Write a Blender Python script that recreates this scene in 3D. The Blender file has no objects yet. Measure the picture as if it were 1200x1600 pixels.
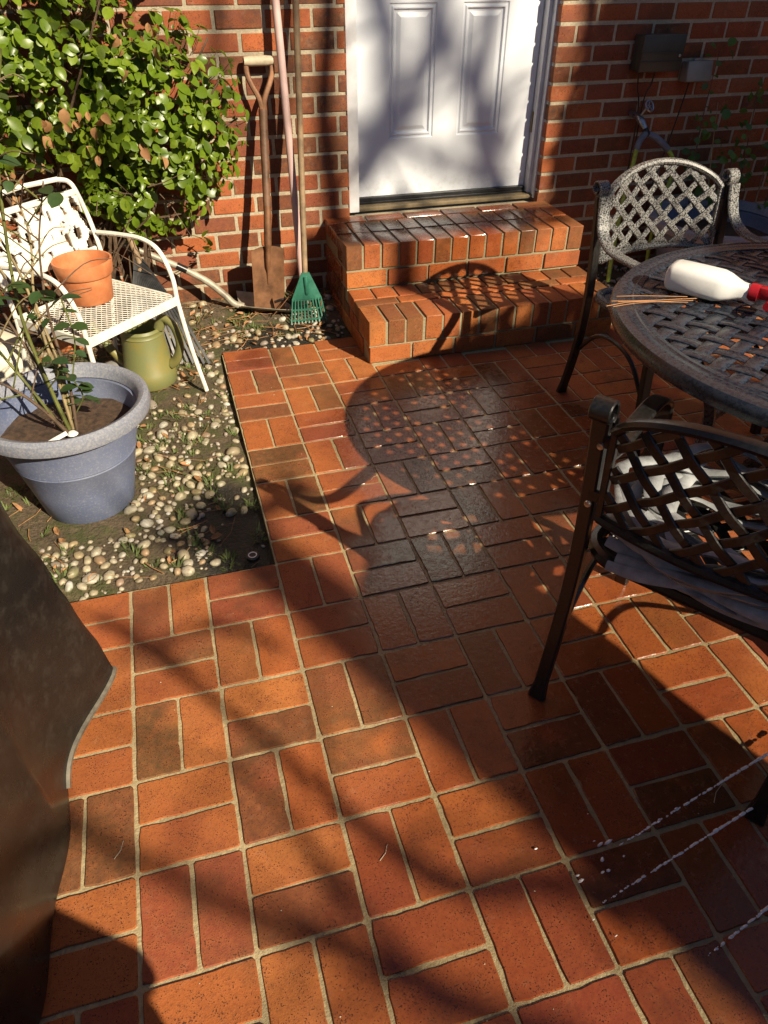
import bpy, bmesh, math, random
from mathutils import Vector, Matrix, Euler, noise
R_ = random.Random
rad = math.radians
scn = bpy.context.scene
COL = scn.collection

# ------------------------------------------------------------------ camera
cam_d = bpy.data.cameras.new("camera"); cam = bpy.data.objects.new("camera", cam_d); COL.objects.link(cam)
right = Vector((0.95998755, -0.28000385, 0.0046636)); down = Vector((-0.17056284, -0.59781712, -0.78327709)); fwd = Vector((0.22210858, 0.75114082, -0.62165525))
m = Matrix.Identity(4)
for r in range(3):
    m[r][0] = right[r]; m[r][1] = -down[r]; m[r][2] = -fwd[r]
m.translation = Vector((0.26745792, -1.57758328, 1.42506791))
cam.matrix_world = m
cam_d.sensor_fit = 'HORIZONTAL'; cam_d.sensor_width = 36; cam_d.lens = 36*1129.57/1200
cam_d.clip_start = 0.02; cam_d.clip_end = 300
scn.camera = cam

# ------------------------------------------------------------------ sky, sun, exposure
SX, SY = 0.66, -1.30                       # towards the sun, per metre of height
SUN = Vector((SX, SY, 1)).normalized()
w = bpy.data.worlds.new("World"); scn.world = w; w.use_nodes = True
nt = w.node_tree; bg = nt.nodes['Background']
sky = nt.nodes.new('ShaderNodeTexSky'); sky.sky_type = 'NISHITA'; sky.sun_disc = False
sky.altitude = 1500; sky.air_density = 0.85; sky.dust_density = 0.6
sky.sun_elevation = math.asin(SUN.z); sky.sun_rotation = math.atan2(SX, SY)
nt.links.new(sky.outputs[0], bg.inputs[0]); bg.inputs[1].default_value = 0.05
sd = bpy.data.lights.new("sun", 'SUN'); sd.energy = 5.0; sd.angle = rad(0.53); sd.color = (1.0, 0.87, 0.66)
so = bpy.data.objects.new("sun", sd); COL.objects.link(so)
so.rotation_euler = SUN.to_track_quat('Z', 'Y').to_euler(); so.location = SUN*20
vs = scn.view_settings; vs.view_transform = 'Standard'; vs.look = 'None'; vs.gamma = 1; vs.exposure = 0.80
vs.use_curve_mapping = False

# ------------------------------------------------------------------ helpers
def link(o): COL.objects.link(o); return o
def tag(o, label=None, cat=None, group=None, kind=None):
    if label: o['label'] = label
    if cat: o['category'] = cat
    if group: o['group'] = group
    if kind: o['kind'] = kind
    return o
def thing(name, label, cat, loc=(0,0,0), rz=0, group=None):
    o = bpy.data.objects.new(name, None); o.empty_display_size = .05
    o.location = loc; o.rotation_euler = (0,0,rz); link(o)
    o.matrix_basis = Matrix.Translation(Vector(loc)) @ Matrix.Rotation(rz,4,'Z')
    return tag(o, label, cat, group)

class MB:
    def __init__(s): s.v=[]; s.f=[]
    def add(s, vs, fs):
        n=len(s.v); s.v += [Vector(a) for a in vs]; s.f += [tuple(i+n for i in q) for q in fs]; return s
    def box(s, c, d, rot=None):
        c=Vector(c); hx,hy,hz=[a/2 for a in d]; vs=[]
        for x in (-hx,hx):
            for y in (-hy,hy):
                for z in (-hz,hz):
                    p=Vector((x,y,z)); 
                    if rot: p=rot@p
                    vs.append(c+p)
        return s.add(vs,[(0,1,3,2),(4,6,7,5),(0,4,5,1),(2,3,7,6),(0,2,6,4),(1,5,7,3)])
    def bbox(s, c, d, ch=.004, rot=None):
        """box with chamfered edges"""
        bm=bmesh.new(); bmesh.ops.create_cube(bm,size=1)
        for v in bm.verts: v.co=Vector((v.co.x*d[0],v.co.y*d[1],v.co.z*d[2]))
        bmesh.ops.bevel(bm,geom=list(bm.edges),offset=ch,segments=2,affect='EDGES',profile=.5)
        bm.verts.index_update()
        vs=[(rot@v.co if rot else v.co)+Vector(c) for v in bm.verts]; fs=[tuple(v.index for v in f.verts) for f in bm.faces]; bm.free()
        return s.add(vs,fs)
    def tube(s, pts, r, n=8, flat=1.0, cap=True, up=None, closed=False):
        pts=[Vector(p) for p in pts]; k=len(pts)
        rs=r if isinstance(r,(list,tuple)) else [r]*k
        t0=(pts[1]-pts[0]).normalized()
        u=Vector(up) if up else (Vector((0,0,1)) if abs(t0.z)<.9 else Vector((1,0,0)))
        vs=[]; fs=[]
        for i,p in enumerate(pts):
            if closed: t=(pts[(i+1)%k]-pts[i-1])
            else: t=pts[min(i+1,k-1)]-pts[max(i-1,0)]
            if t.length<1e-9: t=t0.copy()
            t.normalize()
            if up: u=Vector(up)
            u=u-t*u.dot(t)
            if u.length<1e-5: u=t.orthogonal()
            u.normalize(); b=t.cross(u)
            for j in range(n):
                a=2*math.pi*j/n
                vs.append(p+u*math.cos(a)*rs[i]*flat+b*math.sin(a)*rs[i])
        for i in range(k-1+(1 if closed else 0)):
            i2=(i+1)%k
            for j in range(n):
                j2=(j+1)%n; fs.append((i*n+j,i*n+j2,i2*n+j2,i2*n+j))
        if cap and not closed:
            fs.append(tuple(range(n-1,-1,-1))); fs.append(tuple((k-1)*n+j for j in range(n)))
        return s.add(vs,fs)
    def strap(s, pts, wv, half, th, nrm=None):
        """rectangular bar along pts; wv = width vector (or list), half width, thickness"""
        pts=[Vector(p) for p in pts]; k=len(pts); vs=[]; fs=[]
        for i,p in enumerate(pts):
            t=(pts[min(i+1,k-1)]-pts[max(i-1,0)]).normalized()
            wd=Vector(wv[i] if isinstance(wv,list) else wv); wd=(wd-t*wd.dot(t)).normalized()
            nn=t.cross(wd).normalized()
            h=half[i] if isinstance(half,(list,tuple)) else half
            b=min(.25*h,.3*th)
            prof=[(-h,-th/2+b),(-h+b,-th/2),(h-b,-th/2),(h,-th/2+b),(h,th/2-b),(h-b,th/2),(-h+b,th/2),(-h,th/2-b)]
            for a,c in prof: vs.append(p+wd*a+nn*c)
        for i in range(k-1):
            for j in range(8):
                j2=(j+1)%8; fs.append((i*8+j,i*8+j2,(i+1)*8+j2,(i+1)*8+j))
        fs.append(tuple(range(7,-1,-1))); fs.append(tuple((k-1)*8+j for j in range(8)))
        return s.add(vs,fs)
    def lathe(s, prof, c=(0,0,0), n=32, axis='Z', closed=False):
        c=Vector(c); vs=[]; fs=[]; k=len(prof)
        for r_,z_ in prof:
            for j in range(n):
                a=2*math.pi*j/n
                p=Vector((r_*math.cos(a),r_*math.sin(a),z_))
                if axis=='X': p=Vector((p.z,p.x,p.y))
                if axis=='Y': p=Vector((p.x,p.z,p.y))
                vs.append(c+p)
        for i in range(k if closed else k-1):
            i2=(i+1)%k
            for j in range(n):
                j2=(j+1)%n; fs.append((i*n+j,i*n+j2,i2*n+j2,i2*n+j))
        return s.add(vs,fs)
    def mesh(s, name, mat, smooth=True, angle=40):
        me=bpy.data.meshes.new(name); me.from_pydata([tuple(v) for v in s.v],[],s.f); me.materials.append(mat); me.validate()
        bm=bmesh.new(); bm.from_mesh(me); bmesh.ops.recalc_face_normals(bm,faces=bm.faces)
        if smooth:
            ca=math.cos(rad(angle))
            for f in bm.faces: f.smooth=True
            for e in bm.edges:
                if len(e.link_faces)==2 and e.link_faces[0].normal.dot(e.link_faces[1].normal)<ca: e.smooth=False
        bm.to_mesh(me); bm.free()
        return me
    def build(s, name, mat, parent=None, smooth=True, angle=40, world=True):
        """vertices given in world space (world=True, parent unrotated) or in the parent's own space"""
        if parent is not None and world:
            off=parent.matrix_basis.translation
            if parent.parent is not None: off=off+parent.parent.matrix_basis.translation
            s.v=[v-off for v in s.v]
        o=bpy.data.objects.new(name, s.mesh(name,mat,smooth,angle)); link(o)
        if parent is not None: o.parent=parent
        return o
def put(name, me, parent, mat4):
    o=bpy.data.objects.new(name,me); link(o); o.parent=parent; o.matrix_basis=mat4; return o
def spline(pts, n=8):
    """Catmull-Rom through points"""
    P=[Vector(p) for p in pts]; P=[2*P[0]-P[1]]+P+[2*P[-1]-P[-2]]; out=[]
    for i in range(1,len(P)-2):
        a,b,c,d=P[i-1:i+3]
        for k in range(n):
            t=k/n; out.append(.5*((2*b)+(c-a)*t+(2*a-5*b+4*c-d)*t*t+(3*b-3*c+d-a)*t**3))
    out.append(P[-2]); return out

# ------------------------------------------------------------------ materials
class NG:
    def __init__(s,name):
        s.m=bpy.data.materials.new(name); s.m.use_nodes=True; s.t=s.m.node_tree; s.b=s.t.nodes['Principled BSDF']; s.geo=None
    def n(s,typ,**kw):
        x=s.t.nodes.new(typ)
        for k,v in kw.items(): setattr(x,k,v)
        return x
    def l(s,a,b): s.t.links.new(a,b)
    def pos(s,obj=False):
        if obj:
            return s.n('ShaderNodeTexCoord').outputs['Object']
        if not s.geo: s.geo=s.n('ShaderNodeNewGeometry')
        return s.geo.outputs['Position']
    def noise(s,scale,detail=4,rough=.55,vec=None,dist=0):
        x=s.n('ShaderNodeTexNoise'); x.inputs['Scale'].default_value=scale; x.inputs['Detail'].default_value=detail; x.inputs['Roughness'].default_value=rough; x.inputs['Distortion'].default_value=dist
        s.l(vec if vec else s.pos(), x.inputs['Vector']); return x.outputs['Fac']
    def ramp(s,fac,stops,interp='LINEAR'):
        x=s.n('ShaderNodeValToRGB'); x.color_ramp.interpolation=interp; e=x.color_ramp.elements
        while len(e)<len(stops): e.new(.5)
        for i,(p,c) in enumerate(stops):
            e[i].position=p; e[i].color=(c if len(c)==4 else (*c,1)) if not isinstance(c,(int,float)) else (c,c,c,1)
        s.l(fac,x.inputs[0]); return x.outputs[0]
    def mix(s,f,a,b,typ='MIX'):
        x=s.n('ShaderNodeMix',data_type='RGBA',blend_type=typ)
        for sock,v in ((x.inputs[0],f),(x.inputs[6],a),(x.inputs[7],b)):
            if isinstance(v,(int,float)): sock.default_value=v
            elif isinstance(v,tuple): sock.default_value=(*v,1)
            else: s.l(v,sock)
        return x.outputs[2]
    def math(s,op,a,b=0,c=None,clamp=False):
        x=s.n('ShaderNodeMath',operation=op,use_clamp=clamp)
        for i,v in enumerate((a,b,c)):
            if v is None: continue
            if isinstance(v,(int,float)): x.inputs[i].default_value=v
            else: s.l(v,x.inputs[i])
        return x.outputs[0]
    def maprange(s,v,a,b,c=0,d=1,smooth=False):
        x=s.n('ShaderNodeMapRange'); x.clamp=True
        if smooth: x.interpolation_type='SMOOTHSTEP'
        s.l(v,x.inputs[0])
        for i,q in enumerate((a,b,c,d)): x.inputs[i+1].default_value=q
        return x.outputs[0]
    def bump(s,h,strength=.3,dist=.002,prev=None):
        x=s.n('ShaderNodeBump'); x.inputs['Strength'].default_value=strength; x.inputs['Distance'].default_value=dist
        s.l(h,x.inputs['Height'])
        if prev: s.l(prev,x.inputs['Normal'])
        return x.outputs[0]
    def out(s,col=None,rough=None,normal=None,**kw):
        b=s.b.inputs
        for k,v in (('Base Color',col),('Roughness',rough),('Normal',normal)):
            if v is None: continue
            if isinstance(v,(int,float)): b[k].default_value=v
            elif isinstance(v,tuple): b[k].default_value=(*v,1)
            else: s.l(v,b[k])
        for k,v in kw.items():
            k=k.replace('_',' ')
            if isinstance(v,(int,float,tuple)): b[k].default_value=v
            else: s.l(v,b[k])
        return s.m

def wet_shade_mask(g):
    """where the hose has wetted the paving, widened to darken the shaded band"""
    ell=[((1.20,.50),(.62,.62)),((1.08,-.35),(.60,.70)),((.98,-1.12),(.72,.55)),((.55,1.32),(.10,.10)),((1.5,1.72),(.72,.28))]  # second ellipse also puts the band's shade into the colour
    acc=None
    nz=g.noise(5,2,.6)
    for (cx,cy),(rx,ry) in ell:
        vm=g.n('ShaderNodeVectorMath',operation='MULTIPLY_ADD'); g.l(g.pos(),vm.inputs[0]); vm.inputs[1].default_value=(1/rx,1/ry,0); vm.inputs[2].default_value=(-cx/rx,-cy/ry,0)
        ln=g.n('ShaderNodeVectorMath',operation='LENGTH'); g.l(vm.outputs[0],ln.inputs[0])
        d=g.math('MULTIPLY_ADD',nz,.5,ln.outputs['Value'])
        v=g.maprange(d,1.32,1.0,0,1,True)
        acc=v if acc is None else g.math('MAXIMUM',acc,v)
    return acc

def brick_mat(name, stuff=False, wet=True, wall=False):
    g=NG(name)
    if stuff:
        rnd=g.n('ShaderNodeNewGeometry').outputs['Random Per Island']
        wn=g.n('ShaderNodeTexWhiteNoise',noise_dimensions='1D'); g.l(rnd,wn.inputs['W'])
        fl=g.maprange(wn.outputs['Value'],.80,.9)
    else:
        oi=g.n('ShaderNodeObjectInfo'); sp=g.n('ShaderNodeSeparateColor'); g.l(oi.outputs['Color'],sp.inputs[0]); rnd=sp.outputs[0]; fl=sp.outputs[1]
    if wall:
        base=g.ramp(rnd,[(0,(.24,.052,.026)),(.2,(.40,.115,.038)),(.4,(.30,.072,.028)),(.6,(.13,.040,.028)),(.8,(.38,.100,.034)),(1,(.24,.090,.048))])
        flash=(.060,.036,.026)
    else:
        base=g.ramp(rnd,[(0,(.37,.100,.030)),(.18,(.45,.150,.040)),(.34,(.25,.058,.032)),(.5,(.41,.122,.034)),(.66,(.32,.080,.028)),(.82,(.46,.165,.046)),(1,(.36,.100,.028))])
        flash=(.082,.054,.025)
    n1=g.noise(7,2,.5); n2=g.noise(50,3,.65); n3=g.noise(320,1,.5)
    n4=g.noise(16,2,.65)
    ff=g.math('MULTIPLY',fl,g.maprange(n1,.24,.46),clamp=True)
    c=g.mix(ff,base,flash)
    c=g.mix(g.maprange(n4,.52,.78,0,.55),c,(.22,.060,.026))
    c=g.mix(g.maprange(n2,.3,.72,.0,.40),c,(.43,.140,.040))
    big=g.noise(2.6,2,.5); c=g.mix(g.maprange(big,.48,.70,0,.5),c,(.235,.060,.036))
    pit=g.math('GREATER_THAN',g.math('ADD',n3,g.math('MULTIPLY',n2,.40)),g.maprange(n4,.35,.65,.90,.82))
    c=g.mix(g.math('MULTIPLY',pit,.85),c,(.035,.018,.012))
    c=g.mix(g.maprange(g.noise(130,2,.6),.50,.72,0,.42),c,(.14,.045,.022))
    if not wall: c=g.mix(g.maprange(g.noise(4.3,3,.65),.56,.74,0,.55),c,(.070,.045,.024))
    # pale haze of mortar residue
    c=g.mix(g.maprange(g.noise(22,3,.7),.58,.80,0,.30 if wall else .16),c,(.42,.30,.20))
    rough=g.maprange(n2,.3,.7,.55,.8)
    h=g.math('ADD',g.math('MULTIPLY',n2,.6),g.math('MULTIPLY',n3,.5)); h=g.math('SUBTRACT',h,g.math('MULTIPLY',pit,.6))
    nrm=g.bump(h,.55,.0025)
    if wet:
        wm=wet_shade_mask(g)
        c=g.mix(g.math('MULTIPLY',wm,.75),c,g.mix(1.0,c,(.50,.38,.34),'MULTIPLY'))
        rough2=g.maprange(n2,.35,.65,.12,.30)
        x=g.n('ShaderNodeMix',data_type='FLOAT'); g.l(wm,x.inputs[0]); g.l(rough,x.inputs[2]); g.l(rough2,x.inputs[3]); rough=x.outputs[0]
        hw=g.math('ADD',g.math('MULTIPLY',g.noise(75,2,.6),1.0),g.math('MULTIPLY',n2,.8))
        b2=g.bump(hw,.26,.0022)
        nm=g.mix(wm,nrm,b2); nrm=nm
    return g.out(c,rough,nrm,Specular_IOR_Level=(g.maprange(wm,0,1,.22,.5) if wet else .22))

def mortar_mat(name, col, wet=False):
    g=NG(name); n2=g.noise(120,4,.7); n1=g.noise(8,3)
    c=g.mix(g.maprange(n2,.3,.75),col,tuple(a*.55 for a in col)); c=g.mix(g.maprange(n1,.45,.75,0,.5),c,tuple(a*.6 for a in col))
    r=.9
    if wet:
        wm=wet_shade_mask(g); c=g.mix(g.math('MULTIPLY',wm,.65),c,g.mix(1.0,c,(.5,.48,.45),'MULTIPLY')); r=g.maprange(wm,0,1,.9,.35)
    return g.out(c,r,g.bump(n2,.8,.004))

def simple(name,col,rough=.5,metal=0,var=.25,scale=30,bump=.1,bscale=None,coat=0,obj=False,**kw):
    g=NG(name); p=g.pos(obj); n=g.noise(scale,4,.6,p)
    c=g.mix(g.maprange(n,.3,.7),tuple(a*(1-var) for a in col),tuple(min(1,a*(1+var)) for a in col))
    nb=g.noise(bscale or scale*6,3,.6,p)
    return g.out(c,g.maprange(n,.2,.8,max(.02,rough-.1),min(1,rough+.1)),g.bump(nb,bump,.002),Metallic=metal,**kw)

def speck(name,base,fleck,amount,rough=.4,scale=180,metal=.0,drops=.0):
    """dark painted metal with pale flecks: dirt, dried water, painted sun glare"""
    g=NG(name); p=g.pos()
    n=g.noise(scale,3,.6); big=g.noise(6,4,.6)
    f=g.math('MULTIPLY',g.maprange(n,.44,.56),g.maprange(big,.30,.62,amount*.35,amount))
    c=g.mix(f,base,fleck)
    r=g.maprange(f,0,1,rough,min(.9,rough+.25))
    return g.out(c,r,g.bump(n,.25,.0012),Metallic=metal)

M_BRICK=brick_mat('paving_brick'); M_BRICKS=brick_mat('paving_brick_far',stuff=True)
M_WALLB=brick_mat('wall_brick',wet=False,wall=True); M_WALLS=brick_mat('wall_brick_far',stuff=True,wet=False,wall=True)
M_STEPB=brick_mat('step_brick')
M_MORT=mortar_mat('paving_mortar',(.48,.385,.215),True); M_WMORT=mortar_mat('wall_mortar',(.48,.41,.29)); M_SMORT=mortar_mat('step_mortar',(.36,.31,.19),True)

# ------------------------------------------------------------------ brick meshes
def paver_mesh(name,L,W,h,seed,mat):
    r=R_(seed); mb=MB(); per=[]
    cr=.004
    def edge(a,b,n):
        for k in range(n):
            t=(k+.5)/n; per.append((a[0]+(b[0]-a[0])*t,a[1]+(b[1]-a[1])*t))
    x,y=L/2,W/2
    cs=[(-x,-y),(x,-y),(x,y),(-x,y)]
    for i in range(4):
        a=Vector(cs[i]); b=Vector(cs[(i+1)%4]); d=(b-a); L_=d.length; d.normalize()
        n=9 if L_>.12 else 5
        for k in range(n):
            t=cr+(L_-2*cr)*k/(n-1); p=a+d*t; nn=Vector((-d.y,d.x)); j=r.uniform(-.0004,.0010)
            if r.random()<.07: j+=.0022
            per.append(p+nn*j)
    N=len(per); v=[]; f=[]
    for p in per: v.append((p[0],p[1],-h))
    for p in per: v.append((p[0],p[1],-.0022))
    for p in per:
        q=Vector(p); q=q*(1-.0020/max(q.length,.01)); v.append((q.x,q.y,0))
    v.append((0,0,0))
    for i in range(N):
        j=(i+1)%N; f+= [(i,j,N+j,N+i),(N+i,N+j,2*N+j,2*N+i),(2*N+i,2*N+j,3*N)]
    mb.add(v,f); return mb.mesh(name,mat,True,12)
def block_mesh(name,d,seed,mat,ch=.004):
    r=R_(seed); mb=MB(); mb.bbox((0,0,0),d,ch); 
    for v in mb.v: v+=Vector((r.uniform(-1,1),r.uniform(-1,1),r.uniform(-1,1)))*.0009
    return mb.mesh(name,mat,True,24)
CAMP=m.translation.copy(); CINV=m.inverted()
def px(p):
    c=CINV@Vector(p); 
    if c.z>-.05: return None
    return (600+1129.57*c.x/-c.z, 800-1129.57*c.y/-c.z)
def inview(p,mg=60):
    q=px(p); return q is not None and -mg<q[0]<1200+mg and -mg<q[1]<1600+mg

# ------------------------------------------------------------------ ground and patio paving (setting)
M_GROUND=simple('packed_earth',(.06,.05,.03),.95,var=.4,scale=3)
tag(MB().box((1,-3,-.35),(60,60,.2)).build('ground',M_GROUND,None,False),kind='structure')
MOD=.2032
XE,YE=.4064,1.40       # inner corner of the planting bed / far edge
patio=tag(MB().box((1.2,-1.75,-.0615),(6.0,3.5,.116)).box(((XE+4.2)/2,YE/2,-.0615),(4.2-XE,YE-.0002,.116)).build('patio',M_MORT,None,False),kind='structure')
pv=[paver_mesh('paver',.1950,.0940,.05,s,M_BRICK) for s in range(6)]
far=MB(); cells=[]
rg=R_(7)
for i in range(-9,20):
    for j in range(-7,17):
        x0,y1=i*MOD,-j*MOD
        if j<0 and i<2: continue
        for k in range(2):
            if (i+j)%2: c=(x0+MOD/2, y1-MOD*(.25+.5*k)); rot=0
            else: c=(x0+MOD*(.25+.5*k), y1-MOD/2); rot=90
            if c[1]>1.13 and .99<c[0]<2.16: continue
            if c[0]>4.1 or c[1]<-3.4 or c[0]<-1.75: continue
            if rot==0 and False: continue
            cells.append((c,rot))
vis=[q for q in cells if inview((q[0][0],q[0][1],0),50)]
vis.sort(key=lambda q:(Vector((q[0][0],q[0][1],0))-CAMP).length)
near=set(id(q) for q in vis[:300])
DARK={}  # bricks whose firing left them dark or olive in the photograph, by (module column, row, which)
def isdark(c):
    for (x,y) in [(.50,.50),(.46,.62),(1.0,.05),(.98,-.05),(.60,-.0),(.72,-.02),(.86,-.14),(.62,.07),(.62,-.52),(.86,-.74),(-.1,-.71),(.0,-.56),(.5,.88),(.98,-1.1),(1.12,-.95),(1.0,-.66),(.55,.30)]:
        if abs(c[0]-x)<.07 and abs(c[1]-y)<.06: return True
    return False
for q in cells:
    (cx,cy),rot=q
    ang=rad(rot+rg.uniform(-.9,.9)+(180 if rg.random()<.5 else 0)); sc=1.0
    tilt=Euler((rg.uniform(-.003,.003),rg.uniform(-.003,.003),ang)).to_matrix().to_4x4()
    zz=rg.uniform(-.0006,.0012)
    yoff=0; ys=1
    if cy>YE-.10 and rot==90: # last row is cut
        ys=(YE-(cy-MOD/2)-.006)/ .1935; yoff=(ys-1)*.1935/2*1.0
    mt=Matrix.Translation((cx+rg.uniform(-.001,.001),cy+rg.uniform(-.001,.001)+yoff,zz))@tilt@Matrix.Diagonal((ys if rot==90 else 1,1,1,1))
    me=pv[rg.randrange(6)]
    if id(q) in near:
        o=put('brick',me,patio,mt)
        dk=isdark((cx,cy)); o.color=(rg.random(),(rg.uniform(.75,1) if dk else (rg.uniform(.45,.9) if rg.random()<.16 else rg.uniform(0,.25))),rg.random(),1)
    else:
        far.add([mt@v.co for v in me.vertices],[tuple(p.vertices) for p in me.polygons])
tag(far.build('outer_bricks',M_BRICKS,patio,True,12,world=False),kind='stuff')

# ------------------------------------------------------------------ house wall with door
house=thing('brick_house','red brick house wall with pale mortar joints around the white back door','house',(1.62,1.93,0))
WY=1.93; DX0,DX1=1.125,2.112; DTOP=2.46; CP=.0785; CZ0=.030
mort=MB()
for (x0,x1,z0,z1) in ((-3.2,DX0-.006,-.25,3.1),(DX1+.006,5.2,-.25,3.1),(DX0-.006,DX1+.006,-.25,.36),(DX0-.006,DX1+.006,DTOP,3.1)):
    mort.box(((x0+x1)/2,WY+.12,(z0+z1)/2),(x1-x0,.228,z1-z0))
mort.build('wall',M_WMORT,house,False)
MB().box((1.0,WY+.12,4.6),(8.4,.228,2.99)).build('upper_wall',M_WALLS,house,False)  # wall carried up out of view to block sky light
wb={}
def wmesh(L,k):
    key=(round(L,3),k)
    if key not in wb: wb[key]=block_mesh('wall_brick',(L,.10,.0635),hash(key)%997,M_WALLB,.003)
    return wb[key]
wl=[]; rg=R_(11)
for k in range(-3,39):
    z=CZ0+CP*(k+.5)
    if z>3.05: break
    # left side: joints counted back from the door
    xs=[DX0]; x=(.985 if k%2==0 else 1.083)
    while x>-3.1: xs.append(x); x-=.2
    for a,b in zip(xs[1:],xs[:-1]): wl.append((a,b,z))
    xs=[DX1]; x=(2.297 if k%2==0 else 2.20)
    while x<5.1: xs.append(x); x+=.1985
    for a,b in zip(xs[:-1],xs[1:]): wl.append((a,b,z))
    if z>DTOP+.02:
        n=5
        for q in range(n): wl.append((DX0+(DX1-DX0)*q/n,DX0+(DX1-DX0)*(q+1)/n,z))
wfar=MB(); cnt=0
cand=[]
for a,b,z in wl:
    L=b-a-.0150; c=((a+b)/2,WY+.0525,z)
    s_=b-a
    if a==DX1 or b==DX0: L=b-a-.0060; c=((a+b)/2+(-.003 if a==DX1 else .003),c[1],z)
    cand.append((inview((c[0],WY,z),10) and z>-.05,L,c))
seen=[q for q in cand if q[0]]; seen.sort(key=lambda q:(0 if q[2][0]>.05 else 1,(Vector(q[2])-CAMP).length)); keep=set(id(q) for q in seen[:290])
for q in cand:
    _,L,c=q
    mt=Matrix.Translation(Vector(c)-Vector((1.62,1.93,0))+Vector((rg.uniform(-.001,.001),rg.uniform(-.0012,.0010),rg.uniform(-.001,.001))))@Euler((rg.uniform(-.008,.008),rg.uniform(-.006,.006),rg.uniform(-.006,.006))).to_matrix().to_4x4()
    me=wmesh(L,rg.randrange(3))
    if id(q) in keep:
        o=put('brick',me,house,mt)
        rt=rg.random(); o.color=(rg.random(), (rg.uniform(.75,1) if rt<.46 else rg.uniform(0,.40)), rg.random(),1)
    else:
        wfar.add([mt@v.co for v in me.vertices],[tuple(p.vertices) for p in me.polygons])
tag(wfar.build('outer_bricks',M_WALLS,house,True,24,world=False),kind='stuff')

# door
g=NG('door_paint'); n=g.noise(60,4); n2=g.noise(4,4,.6)
c=g.mix(g.maprange(n2,.45,.8,0,.35),(.66,.69,.74),(.56,.59,.64)); c=g.mix(g.maprange(g.noise(160,2),.69,.73,0,.3),c,(.30,.28,.25))
sz=g.n('ShaderNodeSeparateXYZ'); g.l(g.pos(),sz.inputs[0]); c=g.mix(g.math('MULTIPLY',g.maprange(sz.outputs[2],.62,.42),g.maprange(g.noise(22,4,.7),.48,.80,0,.5)),c,(.22,.20,.17))
M_DOOR=g.out(c,.38,g.bump(g.noise(250,3),.12,.001))
M_FRAME=simple('frame_paint',(.60,.61,.64),.45,var=.12,scale=14)
M_BLACK=simple('black_rubber',(.012,.012,.013),.35,var=.3)
M_BRASS=simple('aged_brass',(.20,.15,.08),.4,metal=.9)
M_SILL=simple('weathered_sill',(.13,.095,.05),.6,var=.4,scale=20)
DY=2.05; X0,X1,Z0,Z1=1.19,2.082,.428,2.45
PXS=((1.352,1.571),(1.693,1.913)); PZS=((.678,1.208),(1.36,2.30))
sl=MB()
def bx(x0,x1,z0,z1): sl.box(((x0+x1)/2,DY+.02,(z0+z1)/2),(x1-x0,.04,z1-z0))
bx(X0,PXS[0][0],Z0,Z1); bx(PXS[0][1],PXS[1][0],Z0,Z1); bx(PXS[1][1],X1,Z0,Z1)
for a,b in PXS:
    bx(a,b,Z0,PZS[0][0]); bx(a,b,PZS[0][1],PZS[1][0]); bx(a,b,PZS[1][1],Z1)
door=sl.build('door',M_DOOR,house,False)
for a,b in PXS:
    for c,d in PZS:
        mb=MB(); loops=[(0,0),(.004,.004),(.012,.010),(.020,.010),(.030,.003),(.034,.004),(.048,.004),(.058,.0065)]
        # embossed: groove, ridge, raised field
        loops=[(0,0),(.005,.006),(.010,.006),(.016,.001),(.020,.001),(.026,.011),(.034,.011),(.052,.002)]
        v=[]; f=[]
        for o_,dy in loops: v+=[(a+o_,DY+dy,c+o_),(b-o_,DY+dy,c+o_),(b-o_,DY+dy,d-o_),(a+o_,DY+dy,d-o_)]
        for k in range(len(loops)-1):
            for q in range(4): f.append((k*4+q,k*4+(q+1)%4,k*4+4+(q+1)%4,k*4+4+q))
        k=(len(loops)-1)*4; f.append((k,k+1,k+2,k+3))
        mb.add(v,f).build('panel',M_DOOR,door,False)
# jambs, stop, head
fr=MB()
fr.bbox((1.158,2.025,1.43),(.050,.115,2.10),.004); fr.bbox((1.1815,2.062,1.43),(.0135,.045,2.08),.003)
fr.build('door_frame',M_FRAME,house)
fr=MB(); fr.bbox((2.1245,2.02,1.42),(.040,.10,2.08),.005); fr.bbox((2.095,2.040,1.43),(.0185,.075,2.06),.003); fr.bbox((2.128,1.968,1.42),(.022,.020,2.08),.006)
fr.build('door_frame',M_FRAME,house)
MB().bbox((1.62,2.035,2.475),(1.04,.10,.045),.004).build('door_head',M_FRAME,house)
sw=MB(); sw.bbox((1.636,2.046,.4165),(.890,.030,.021),.003); sw.bbox((1.636,2.030,.4045),(.885,.012,.010),.002)
sw.build('door_sweep',M_BLACK,door)
MB().bbox((1.640,2.025,.3875),(.985,.085,.020),.004).build('threshold',M_SILL,house)
for hz in (.72,1.45,2.2):
    h=MB(); h.tube([(2.085,2.038,hz-.045),(2.085,2.038,hz+.045)],.006,8); h.box((2.0905,2.0365,hz),(.004,.02,.085)); h.build('hinge',M_BRASS,door)

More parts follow.
